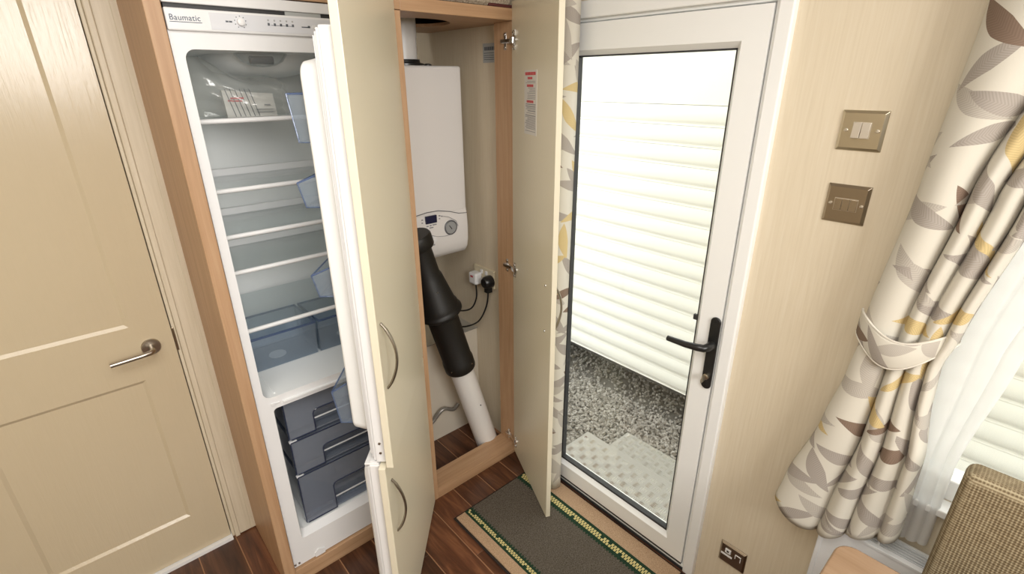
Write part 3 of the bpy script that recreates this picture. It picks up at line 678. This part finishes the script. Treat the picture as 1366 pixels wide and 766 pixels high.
# wall socket, plugs, cables
so = thing('double_socket', 'cream double wall socket low inside the boiler cupboard', 'socket', (XW, 1.66, .808))
B(XW-.012, XW-.0005, 1.588, 1.732, .766, .851).build('face_plate', M['socket'], so, bevel=.003)
for y in (1.640, 1.672): B(XW-.018, XW-.011, y-.007, y+.007, .822, .840).build('rocker_switch', M['white'], so, bevel=.002)
def cable(path, r=.0035, n=8):
    pts = [Vector(p) for p in path]; out = []
    for i in range(len(pts)-1):
        p0 = pts[max(i-1, 0)]; p1, p2 = pts[i], pts[i+1]; p3 = pts[min(i+2, len(pts)-1)]
        for k in range(8):
            t = k/8; out.append(.5*((2*p1) + (p2-p0)*t + (2*p0-5*p1+4*p2-p3)*t*t + (3*p1-p0-3*p2+p3)*t**3))
    out.append(pts[-1]); return MB().tube(out, r, n)
pl = thing('white_plug', 'white plug with black cable in the cream socket', 'plug', (XW-.012, 1.695, .80))
B(XW-.052, XW-.012, 1.670, 1.722, .772, .826).build('plug_body', M['white'], pl, bevel=.008, seg=3)
B(XW-.0528, XW-.0515, 1.688, 1.706, .806, .814).build('red_mark', M['red_print'], pl)
cable([(XW-.034, 1.692, .774), (XW-.036, 1.690, .70), (XW-.045, 1.73, .635), (XW-.06, 1.83, .60), (XW-.09, 1.90, .62), (1.12, 1.93, .74), (1.07, 1.90, .93)], .0038).build('cable', M['black'], pl, smooth=60)
pl = thing('black_plug', 'black plug with black cable in the cream socket beside the stile', 'plug', (XW-.012, 1.62, .79))
mb = MB().lathe([(.028, 0), (.029, .006), (.027, .030), (.020, .040)], (XW-.012, 1.612, .800), (-1,0,0), 24); mb.box(XW-.040, XW-.014, 1.600, 1.624, .752, .790)
mb.build('plug_body', M['black'], pl, smooth=40)
cable([(XW-.028, 1.612, .755), (XW-.030, 1.625, .68), (XW-.040, 1.67, .595), (XW-.050, 1.75, .540), (1.22, 1.80, .531), (1.12, 1.83, .529)], .0038).build('cable', M['black'], pl, smooth=60)
lb = thing('rating_label', 'small grey rating label on the cupboard side wall behind the stile', 'label', (XW, 1.60, 1.715))
B(XW-.0012, XW-.0003, 1.535, 1.640, 1.682, 1.748).build('label_sheet', M['grey_label'], lb)
pr_ = MB(); 
for i in range(7): pr_.box(XW-.0018, XW-.001, 1.630-.011*i-.008, 1.630-.011*i, 1.724, 1.736)
for z in (1.714, 1.706, 1.699, 1.692): pr_.box(XW-.0018, XW-.001, 1.575, 1.634, z, z+.002)
pr_.build('printed_marks', M['dark_print'], lb)
# notice sticker on the inside of the cupboard door
def onDoor(x, z, y=0): return Matrix.Translation((*HC, 0)) @ Matrix.Rotation(A_CB, 4, 'Z') @ Vector((x, y, z))
ns = thing('notice_sticker', 'long white sticker with red headings and small print on the open cupboard door', 'sticker', tuple(onDoor(-.19, 1.455)), A_CB)
Wd = WORLD[ns.name]
def sbox(mb, xa, xb, za, zb, t): mb.box(xa, xb, 0, t, za, zb); return mb
sbox(MB(), -.066, .052, 0, .195, .0007).build('sticker_sheet', M['paper'], ns, local=True)
red = MB(); blk = MB(); rs = random.Random(5)
def line(mb, xa, xb, z, h, gap=.35):
    x = xa
    while x < xb:
        wd_ = rs.uniform(.004, .011)*h/.0035; mb.box(x, min(x+wd_, xb), .0007, .0011, z, z+h); x += wd_ + .0016
line(red, -.054, .044, .180, .009); line(red, -.024, .020, .168, .007); line(red, -.034, .026, .1455, .0075); line(red, -.036, .028, .098, .0075)
for z in (.161, .157, .141, .136, .131, .126, .120, .115, .110): line(blk, -.052, rs.uniform(.0, .045), z, .0016)
for z in (.092, .086, .082, .078, .072, .066, .058, .054, .050, .046, .042, .038, .034, .030, .026, .022, .018, .010): line(blk, -.056, rs.uniform(.01, .045), z, .0018 if z not in (.092, .086, .072, .058) else .003)
red.build('red_heading', M['red_print'], ns, local=True); blk.build('small_print', M['grey_print'], ns, local=True)
# woven bundle lying on the cabinet top
wv = thing('folded_blanket', 'folded woven blanket with a dark red edge lying on top of the cabinet', 'blanket', (1.1, 1.48, 1.842))
B(.95, 1.27, 1.424, 1.535, 1.8425, 1.93).build('blanket_fold', M['weave'], wv, bevel=.02, seg=3)
B(1.17, 1.283, 1.424, 1.44, 1.8425, 1.852).build('blanket_edge', M['dark_red'], wv, bevel=.003)

# ------------------------------------------------------------------ glazed outside door (door_2)
d2 = struct(bpy.data.objects.new('door_2', None)); C.objects.link(d2); d2.location = (XW, .9, 0); WORLD['door_2'] = Matrix.Translation((XW, .9, 0))
# outer frame
FYL, FYR = 1.298, .524
f = MB(); f.box(XW-.020, XW+.075, FYR, .560, 0, 1.838); f.box(XW-.020, XW+.075, 1.262, FYL, 0, 1.838); f.box(XW-.020, XW+.075, .560, 1.262, 1.790, 1.838); f.box(XW-.012, XW+.075, .560, 1.262, .0, .022)
f.build('door_frame', M['upvc'], d2, bevel=.004)
f = MB(); f.box(XW-.010, XW+.05, .556, .5685, .02, 1.795); f.box(XW-.006, XW+.05, .566, 1.262, 1.782, 1.795); f.build('frame_step', M['upvc'], d2, bevel=.003)
# leaf
LY0, LY1, LZ0, LZ1 = .570, 1.256, .030, 1.778
GY0, GY1, GZ0, GZ1 = .648, 1.172, .108, 1.690
f = MB(); xa, xb = XW-.016, XW+.045
f.box(xa, xb, LY0, GY0-.014, LZ0, LZ1); f.box(xa, xb, GY1+.014, LY1, LZ0, LZ1); f.box(xa, xb, GY0-.014, GY1+.014, LZ0, GZ0-.014); f.box(xa, xb, GY0-.014, GY1+.014, GZ1+.014, LZ1)
lf = f.build('door_leaf', M['upvc'], d2)
f = MB()      # sloped glazing bead
o_, i_ = [(GY0-.014, GZ0-.014), (GY1+.014, GZ0-.014), (GY1+.014, GZ1+.014), (GY0-.014, GZ1+.014)], [(GY0, GZ0), (GY1, GZ0), (GY1, GZ1), (GY0, GZ1)]
f.add([(xa, y, z) for y, z in o_] + [(xa+.016, y, z) for y, z in i_], [(k, (k+1) % 4, 4+(k+1) % 4, 4+k) for k in range(4)])
f.add([(xa+.016, y, z) for y, z in i_] + [(xa+.024, y, z) for y, z in i_], [(k, (k+1) % 4, 4+(k+1) % 4, 4+k) for k in range(4)])
f.build('glazing_bead', M['upvc'], d2)
gs = MB(); g_ = .006; x_ = xa+.016
for (ya, yb, za, zb) in ((GY0, GY0+.003, GZ0, GZ1), (GY1-.012, GY1, GZ0, GZ1), (GY0, GY1, GZ0, GZ0+.009), (GY0, GY1, GZ1-.004, GZ1)): gs.box(x_-.001, x_+.02, ya, yb, za, zb)
gs.build('glazing_gasket', M['rubber'], d2)
B(xa+.024, xa+.028, GY0+.001, GY1-.001, GZ0+.001, GZ1-.001).build('glass_pane', M['glass'], d2)
B(XW-.0165, XW-.010, LY0, LY1, .0225, .0300).build('weather_strip', M['rubber'], d2)
B(XW-.016, XW-.002, .56, 1.262, .0, .010).build('threshold', M['rubber'], d2)
hp_ = MB(); cy, cz = .583, .874
hp_.prism([(xa, cy+y, cz+z) for y, z in rr(.030, .236, .0149, 8)], (-.007, 0, 0)); pk = hp_.build('handle_plate', M['black'], d2, smooth=40, bevel=.002)
MB().tube([(xa-.005, cy, .905), (xa-.030, cy, .905), (xa-.044, cy+.006, .9045), (xa-.048, cy+.022, .903), (xa-.050, cy+.060, .899), (xa-.048, cy+.119, .896)], [.013,.012,.0115,.011,.0095,.0080], 16).build('lever', M['black'], pk, smooth=50)
MB().lathe([(.009, 0), (.009, .010), (.0075, .011)], (xa-.006, cy, .800), (-1,0,0), 20).build('lock_cylinder', M['brass'], pk, smooth=40)
MB().prism([(xa-.014, cy-.0012, .797), (xa-.018, cy-.0012, .790), (xa-.038, cy-.0012, .788), (xa-.042, cy-.0012, .800), (xa-.036, cy-.0012, .812), (xa-.018, cy-.0012, .806)], (0, .0024, 0)).build('key', M['brass'], pk)
for z in (.98, .768): MB().lathe([(.0045, 0), (.004, .001)], (xa-.007, cy, z), (-1,0,0), 12).build('plate_screw', M['black_satin'], pk)
B(xa+.012, xa+.020, GY0+.001, GY0+.013, .955, .971).build('glass_stud', M['rubber'], d2)

# ------------------------------------------------------------------ window_1
w1 = struct(bpy.data.objects.new('window_1', None)); C.objects.link(w1); w1.location = (XW, -.5, WZ0); WORLD['window_1'] = Matrix.Translation((XW, -.5, WZ0))
f = MB(); t = .055
for (ya, yb, za, zb) in ((WY1-t, WY1, WZ0, WZ1), (WY0, WY0+t, WZ0, WZ1), (WY0+t, WY1-t, WZ0, WZ0+t), (WY0+t, WY1-t, WZ1-t, WZ1)): f.box(XW+.02, XW+.08, ya, yb, za, zb)
f.build('window_frame', M['upvc'], w1, bevel=.004)
B(XW-.030, XW+.02, WY0, WY1, WZ0-.018, WZ0+.002).build('window_sill', M['upvc'], w1, bevel=.004)
B(XW+.05, XW+.054, WY0+t, WY1-t, WZ0+t, WZ1-t).build('window_pane', M['glass'], w1)

# ------------------------------------------------------------------ switches and low socket on the right wall
def plate(name, label, y0_, y1_, z0_, z1_, mat, cat, group=None):
    t = thing(name, label, cat, (XW, (y0_+y1_)/2, (z0_+z1_)/2), 0, group)
    c = .006; d = .008
    mb = MB().add([(XW-.0005, y0_, z0_), (XW-.0005, y1_, z0_), (XW-.0005, y1_, z1_), (XW-.0005, y0_, z1_), (XW-.003, y0_, z0_), (XW-.003, y1_, z0_), (XW-.003, y1_, z1_), (XW-.003, y0_, z1_),
                   (XW-d, y0_+c, z0_+c), (XW-d, y1_-c, z0_+c), (XW-d, y1_-c, z1_-c), (XW-d, y0_+c, z1_-c)],
                  [(0,1,5,4), (1,2,6,5), (2,3,7,6), (3,0,4,7), (4,5,9,8), (5,6,10,9), (6,7,11,10), (7,4,8,11), (8,9,10,11), (3,2,1,0)])
    mb.build('cover_plate', mat, t, bevel=.0008); return t
def screws(t, ys, z):
    for y in ys:
        MB().lathe([(.0042, 0), (.0036, .0022), (.001, .0026)], (XW-.008, y, z), (-1,0,0), 14).build('screw', M['chrome'], t, smooth=40)
M['rocker'] = newmat('bright_steel_rocker', (.72,.68,.62), .3, 1.0)
t = plate('light_switch', 'upper light switch with two bright steel rockers on the cream wall', .302, .388, 1.474, 1.557, M['plate'], 'switch', 'light switches on the cream wall')
screws(t, (.315, .374), 1.516)
B(XW-.0095, XW-.0075, .3275, .3625, 1.4995, 1.5335).build('rocker_frame', M['rocker'], t)
for y in (.3285, .3455): 
    MB().prism([(XW-.009, y, 1.5005), (XW-.009, y, 1.5325), (XW-.0125, y, 1.5325), (XW-.0155, y, 1.5005)], (0, .0158, 0)).build('rocker', M['rocker'], t, bevel=.0006)
t = plate('light_switch', 'lower light switch with three dark rockers on the cream wall', .298, .383, 1.314, 1.400, M['plate_dark'], 'switch', 'light switches on the cream wall')
screws(t, (.309, .371), 1.357)
B(XW-.0095, XW-.0075, .3165, .3635, 1.3425, 1.3705).build('rocker_frame', M['rocker'], t)
for k in range(3):
    y = .3175 + k*.0152; MB().prism([(XW-.009, y, 1.3435), (XW-.009, y, 1.3695), (XW-.0115, y, 1.3695), (XW-.0130, y, 1.3435)], (0, .0142, 0)).build('rocker', M['plate_dark'], t, bevel=.0006)
t = plate('outlet_plate', 'dark bronze outlet plate low on the cream wall beside the glazed door', .371, .455, .150, .232, M['plate_dark'], 'socket')
B(XW-.0105, XW-.008, .418, .436, .198, .214).build('white_port', M['white'], t); B(XW-.0110, XW-.0104, .4235, .4305, .202, .209).build('port_hole', M['dark'], t)
B(XW-.0095, XW-.008, .412, .448, .184, .190).build('white_label', M['white'], t)
f = MB(); f.box(XW-.0095, XW-.008, .385, .404, .209, .2115); f.box(XW-.0095, XW-.008, .385, .387, .190, .2095); f.box(XW-.0095, XW-.008, .402, .404, .195, .2095); f.build('port_outline', M['white'], t)

# ------------------------------------------------------------------ curtains
def interp(tab, z):
    if z >= tab[0][0]: return tab[0][1:]
    for a, b in zip(tab, tab[1:]):
        if a[0] >= z >= b[0]:
            t = (a[0]-z)/(a[0]-b[0]); t2 = t*t*(3-2*t)*.5 + t*.5; return tuple(p+(q-p)*t2 for p, q in zip(a[1:], b[1:]))
    return tab[-1][1:]
def pleat(s, ws):
    k = 0.0
    for i, w_ in enumerate(ws):
        if s <= k + w_ or i == len(ws)-1: return i + (s-k)/w_
        k += w_
def curtain(name, tab, zbot, pleats, seed, nz=90, ns=72, uscale=1.0, ztop=2.14):
    """tab rows: z, y_left, y_right, x_centre, fold_depth"""
    rows = []
    for i in range(nz+1):
        row = []
        for j in range(ns+1):
            s = j/ns; zb = zbot(s); z = ztop + (zb-ztop)*i/nz
            yl, yr, xc, dep = interp(tab, z)
            ph = pleat(s, pleats) + .05*math.sin(1.7*z + seed)*math.sin(PI*s)
            sh = 2*abs(math.sin(PI*ph))**.38 - 1                 # round ridges, sharp creases
            x = xc - dep*sh - .10*dep*math.sin(9*s + 2*seed + 2.1*z)
            y = yl + (yr-yl)*s
            row.append((x, y, z))
        rows.append(row)
    U = []
    for row in rows:
        u = [0.0]
        for a, b in zip(row, row[1:]): u.append(u[-1] + math.hypot(a[0]-b[0], a[1]-b[1]))
        U.append(u)
    mb = MB(); mb.grid(lambda a, b: rows[round(a*nz)][round(b*ns)], nz, ns, lambda a, b: (U[round(a*nz)][round(b*ns)]*uscale, rows[round(a*nz)][round(b*ns)][2]))
    return mb
tabR = [(2.14, .170, -.33, 1.235, .035), (1.74, .193, -.10, 1.235, .034), (1.43, .209, .030, 1.230, .030), (1.15, .232, .072, 1.222, .020), (1.08, .230, .085, 1.220, .017), (1.00, .238, .080, 1.220, .020), (.85, .262, .060, 1.222, .026), (.65, .306, .052, 1.216, .019), (.50, .330, .050, 1.214, .018)]
cu = thing('window_curtain', 'cream leaf-print curtain tied back at the right of the switches', 'curtain', (1.24, .15, .55))
o = curtain('cloth', tabR, lambda s: .585 - .045*math.sin(PI*min(s*1.5, 1)) + .055*max(0, s-.62)/.38, (.45, .20, .21, .14), .6).build('drape', M['cloth'], cu, smooth=70)
sm_ = o.modifiers.new('thickness', 'SOLIDIFY'); sm_.thickness = .002; sm_.offset = 0
# tie-back band hanging in a shallow loop round the front
def tb(a, b):
    y = .243 - .170*a; x = 1.246 - .062*math.sin(PI*a)**.6
    top = 1.150 - .032*math.sin(PI*a)**1.3 + .008*a; bot = 1.096 - .052*math.sin(PI*a)**1.2 + .034*a
    return (x - .005*math.sin(PI*b)*math.sin(PI*a), y, top + (bot-top)*b)
o = MB().grid(tb, 40, 10, lambda a, b: (.36+a*.27, 1.30-b*.075)).build('tie_back', M['cloth'], cu, smooth=70)
sm_ = o.modifiers.new('thickness', 'SOLIDIFY'); sm_.thickness = .003; sm_.offset = 0
ed = MB().tube([tb(i/40, 0) for i in range(41)], .0026, 6); ed.tube([tb(i/40, 1) for i in range(41)], .0026, 6)
M['cloth_plain'] = newmat('cream_piping', (.66,.62,.54), .7)
ed.build('tie_back_piping', M['cloth_plain'], cu, smooth=60)
# narrow curtain by the glazed door
tabD = [(2.14, 1.240, 1.120, 1.245, .020), (.02, 1.230, 1.118, 1.235, .022)]
dcu = curtain('door_curtain', tabD, lambda s: .016, (.3, .3, .4), 2.2, nz=40, ns=40).build('door_curtain', M['cloth'], smooth=70)
tag(dcu, 'narrow leaf-print curtain hanging between the open cupboard door and glazed door', 'curtain')
sm_ = dcu.modifiers.new('thickness', 'SOLIDIFY'); sm_.thickness = .002; sm_.offset = 0
# net curtain
tabN = [(2.14, .12, -.55, 1.285, .003), (1.4, .10, -.10, 1.285, .003), (1.12, .095, -.020, 1.285, .003), (.85, .085, .010, 1.285, .004), (.60, .075, .004, 1.285, .006)]
nc = curtain('net_curtain', tabN, lambda s: .598 + .015*s, (.45, .3, .25), 1.0, nz=60, ns=40).build('net_curtain', M['net'], smooth=70)
tag(nc, 'sheer white net curtain gathered beside the leaf-print curtain at the window', 'curtain')

# ------------------------------------------------------------------ radiator under the window
ra = thing('radiator', 'white panel radiator with a slotted top grille under the window', 'radiator', (1.27, -.4, .1))
RX0, RX1, RY0, RY1, RZ = 1.236, 1.302, -1.0, .190, .578
f = MB(); f.box(RX0, RX0+.012, RY0, RY1, .10, RZ-.006); f.box(RX1-.010, RX1, RY0, RY1, .10, RZ-.006); f.build('panel', M['radiator'], ra, bevel=.003)
B(RX0-.002, RX1, RY1-.002, RY1+.010, .10, RZ).build('end_cap', M['radiator'], ra, bevel=.003)
B(RX0+.012, RX1-.010, RY0, RY1-.004, .12, RZ-.045).build('inner_fins', M['radiator_dark'], ra)
f = MB(); f.box(RX0-.003, RX0+.012, RY0, RY1, RZ-.008, RZ); f.box(RX1-.008, RX1, RY0, RY1, RZ-.008, RZ)
for k in range(12): f.box(RX0+.012, RX1-.008, RY1-.004-.10*k-.006, RY1-.004-.10*k, RZ-.006, RZ-.001)
f.build('grille_frame', M['radiator'], ra, bevel=.001)
for k in range(5):
    x = RX0 + .0165 + k*.0092; B(x, x+.0026, RY0, RY1-.01, RZ-.007, RZ-.002).build('grille_slat', M['radiator'], ra)
for y in (-.85, .10): B(RX1-.01, XW-.0005, y-.02, y+.02, .3, .5).build('wall_bracket', M['radiator'], ra)
for y in (-.9, .15): MB().tube([(1.27, y, 0), (1.27, y, .13)], .008, 12).build('feed_pipe', M['white'], ra, smooth=50)

# ------------------------------------------------------------------ table and chair corner
ta = thing('dining_table', 'pale oak table with rounded corners in front of the radiator', 'table', (.72, -.45, 0))
TX0, TX1, TY0, TY1 = .44, 1.032, -1.05, .128
pts = [((TX0+TX1)/2+x, (TY0+TY1)/2+y, .698) for x, y in rr(TX1-TX0, TY1-TY0, .035, 8)]
MB().prism(pts, (0, 0, .024)).build('table_top', M['table_oak'], ta, bevel=.004, smooth=40)
B(TX0+.06, TX1-.06, TY0+.07, TY1-.07, .63, .698).build('apron', M['table_oak'], ta, bevel=.002)
for x in (TX0+.06, TX1-.11):
    for y in (TY0+.07, TY1-.12): B(x, x+.05, y, y+.05, 0, .635).build('leg', M['table_oak'], ta, bevel=.003)
ch = thing('dining_chair', 'upholstered chair in brown woven tweed between table and radiator', 'chair', (.95, -.24, 0))
def pillow(x0, x1, y0_, y1_, z0, z1, name, bev):
    return B(x0, x1, y0_, y1_, z0, z1).build(name, M['tweed'], ch, bevel=bev, seg=4)
pillow(1.138, 1.205, -.455, -.006, .40, .925, 'backrest', .018)
pillow(.74, 1.138, -.455, -.010, .40, .47, 'seat', .018)
for x in (.76, 1.15):
    for y in (-.44, -.06): B(x, x+.04, y, y+.04, 0, .40).build('leg', M['table_oak'], ch, bevel=.003)

# ------------------------------------------------------------------ door mat
mt = thing('door_mat', 'grey-brown runner mat with tan borders and yellow-green stripes by the glazed door', 'mat', (1.05, .9, 0))
MY0, MY1 = .548, 1.290; MX0, MX1 = .822, 1.286
B(MX0, MX1, MY0, MY1, .0002, .005).build('binding', M['mat_edge'], mt, bevel=.001)
e = .008
B(.905, 1.158, MY0+e, MY1-e, .004, .011).build('centre_pile', M['mat_grey'], mt, bevel=.002)
B(MX0+e, .872, MY0+e, MY1-e, .004, .011).build('border_pile', M['mat_tan'], mt, bevel=.002)
B(1.208, MX1-e, MY0+e, MY1-e, .004, .011).build('border_pile', M['mat_tan'], mt, bevel=.002)
rs = random.Random(11)
for (xa, xb) in ((.872, .905), (1.158, 1.208)):
    wd = xb-xa; B(xa, xb, MY0+e, MY1-e, .004, .0108).build('green_stripe', M['mat_green'], mt)
    yb_ = MB(); yy = MY0+e; k = 0
    while yy < MY1-e-.012:
        for (p, q) in ((.27, .50), (.50, .74)):
            if rs.random() < .93: yb_.box(xa+wd*p, xa+wd*q-.0008, yy+(.006 if p > .4 else 0), yy+.0082+(.006 if p > .4 else 0), .0100, .0118)
        yy += .0122
    tag(yb_.build('yellow_stitches', M['mat_yellow'], mt), kind='stuff')
    gn = MB(); yy = MY0+e+.003       # green tufts at the stripe edges, uneven into the centre pile
    while yy < MY1-e-.01:
        gn.box(xb-.001 if xa < 1 else xa-.006, xb+.006 if xa < 1 else xa+.001, yy, yy+.006, .0100, .0114); yy += .0125
    tag(gn.build('green_tufts', M['mat_green'], mt), kind='stuff')

# ------------------------------------------------------------------ outside
GZ = -.56
struct(B(XW+.1, 9, -5, 9, GZ-.2, GZ).build('ground', M['ground']))
mb = MB(); rg = random.Random(4); ico = None
bm = bmesh.new(); bmesh.ops.create_icosphere(bm, subdivisions=1, radius=1); bm.verts.ensure_lookup_table(); iv = [v.co.copy() for v in bm.verts]; ifc = [[v.index for v in f.verts] for f in bm.faces]; bm.free()
for i in range(13000):
    x, y = rg.uniform(1.45, 3.5), rg.uniform(.7, 3.0)
    if rg.random() < .35: x, y = rg.uniform(1.7, 2.7), rg.uniform(1.1, 2.2)
    r = rg.uniform(.007, .015); q = Euler((rg.uniform(0, 6), rg.uniform(0, 6), rg.uniform(0, 6))).to_matrix(); sc = (r*rg.uniform(.8, 1.4), r, r*rg.uniform(.55, .9))
    c = Vector((x, y, GZ + .004 + rg.uniform(0, .008)))
    n = len(mb.v); mb.v += [tuple(q @ Vector((p.x*sc[0], p.y*sc[1], p.z*sc[2])) + c) for p in iv]; mb.f += [tuple(k+n for k in f_) for f_ in ifc]
tag(mb.build('gravel', M['gravel']), 'loose grey stone gravel on the ground outside the glazed door', 'gravel', kind='stuff')
# two-tread entrance step
st = thing('entrance_step', 'silver chequer-plate entrance steps outside the glazed door', 'step', (1.75, .9, GZ))
def tread(x0, x1, y0_, y1_, z, name):
    t_ = B(x0, x1, y0_, y1_, z-.02, z).build(name, M['tread'], st, bevel=.003)
    b_ = MB(); c = .042; i = 0
    x = x0 + .012; 
    while x + c < x1:
        y = y0_ + .012; j = 0
        while y + c < y1_:
            for k in range(4):
                o_ = .0088*(k-1.5); cx_, cy_ = x+c/2, y+c/2
                a = (i+j) % 2
                L_ = .0175; wv_ = .0034
                if a: pts = [(cx_-L_, cy_+o_), (cx_, cy_+o_-wv_), (cx_+L_, cy_+o_), (cx_, cy_+o_+wv_)]
                else: pts = [(cx_+o_, cy_-L_), (cx_+o_+wv_, cy_), (cx_+o_, cy_+L_), (cx_+o_-wv_, cy_)]
                b_.add([(p, q, z) for p, q in pts] + [(cx_+(0 if a else o_), cy_+(o_ if a else 0), z+.0042)], [(0,1,4), (1,2,4), (2,3,4), (3,0,4)])
            y += c; j += 1
        x += c; i += 1
    tag(b_.build('raised_bars', M['tread_bar'], t_), kind='stuff')
tread(XW+.102, 1.790, .42, 1.408, -.15, 'top_tread'); tread(1.770, 2.165, .42, 1.402, -.35, 'lower_tread')
B(1.745, 1.788, .42, 1.405, -.35, -.17).build('riser', M['tread'], st); B(2.12, 2.163, .42, 1.40, GZ, -.37).build('riser', M['tread'], st)
for y in (.42, 1.36): B(XW+.102, 1.745, y, y+.03, GZ, -.17).build('side_frame', M['tread'], st)
for x, y in ((1.745, 1.385),): MB().lathe([(.008, 0), (.007, .002)], (x, y, -.15), (0,0,1), 12).build('tread_bolt', M['dark_red'], st)
# neighbouring caravan with ribbed siding
cv = thing('neighbouring_caravan', 'cream neighbouring caravan with ribbed horizontal siding seen through the glazed door', 'caravan', (3.6, 2.0, GZ))
SX = 2.70; pitch_ = .1122; SB = -.305
def siding_profile():
    h = pitch_
    return [(SX+.003, 0), (SX+.006, .004), (SX+.006, .014), (SX-.001, .024), (SX-.006, .040), (SX-.006, .072), (SX-.001, .098), (SX+.003, h-.002)]
for k in range(16):
    z0 = SB + k*pitch_; pr0 = siding_profile(); ys = (-2.2, 5.6)
    loop = [(x, ys[0], z0+z) for x, z in pr0] + [(SX+.03, ys[0], z0+pitch_-.002), (SX+.03, ys[0], z0)]
    MB().prism(loop, (0, ys[1]-ys[0], 0)).build('siding_board', M['siding'], cv, smooth=25)
B(SX, SX+.03, -2.2, 5.6, SB+16*pitch_, 2.35).build('upper_panel', M['siding'], cv)
B(SX+.03, SX+2.4, -2.2, 5.6, SB+.01, 2.35).build('caravan_body', M['siding'], cv)
B(SX+.02, SX+2.4, -2.2, 5.6, SB-.03, SB+.01).build('underside', M['under'], cv)
B(3.25, 3.3, -2.2, 5.6, GZ, SB-.03).build('shading_skirt', M['under'], cv)  # added skirt, set well inward to darken the gravel underneath
for o in S.objects:      # tiny print stays joined
    if o.type == 'MESH' and o.name.split('.')[0] in ('symbol_print', 'indicator_lamps', 'fascia_marks', 'printed_lines', 'small_print', 'printed_marks', 'dial_marks', 'red_heading', 'red_print', 'port_outline'): o['kind'] = 'stuff'
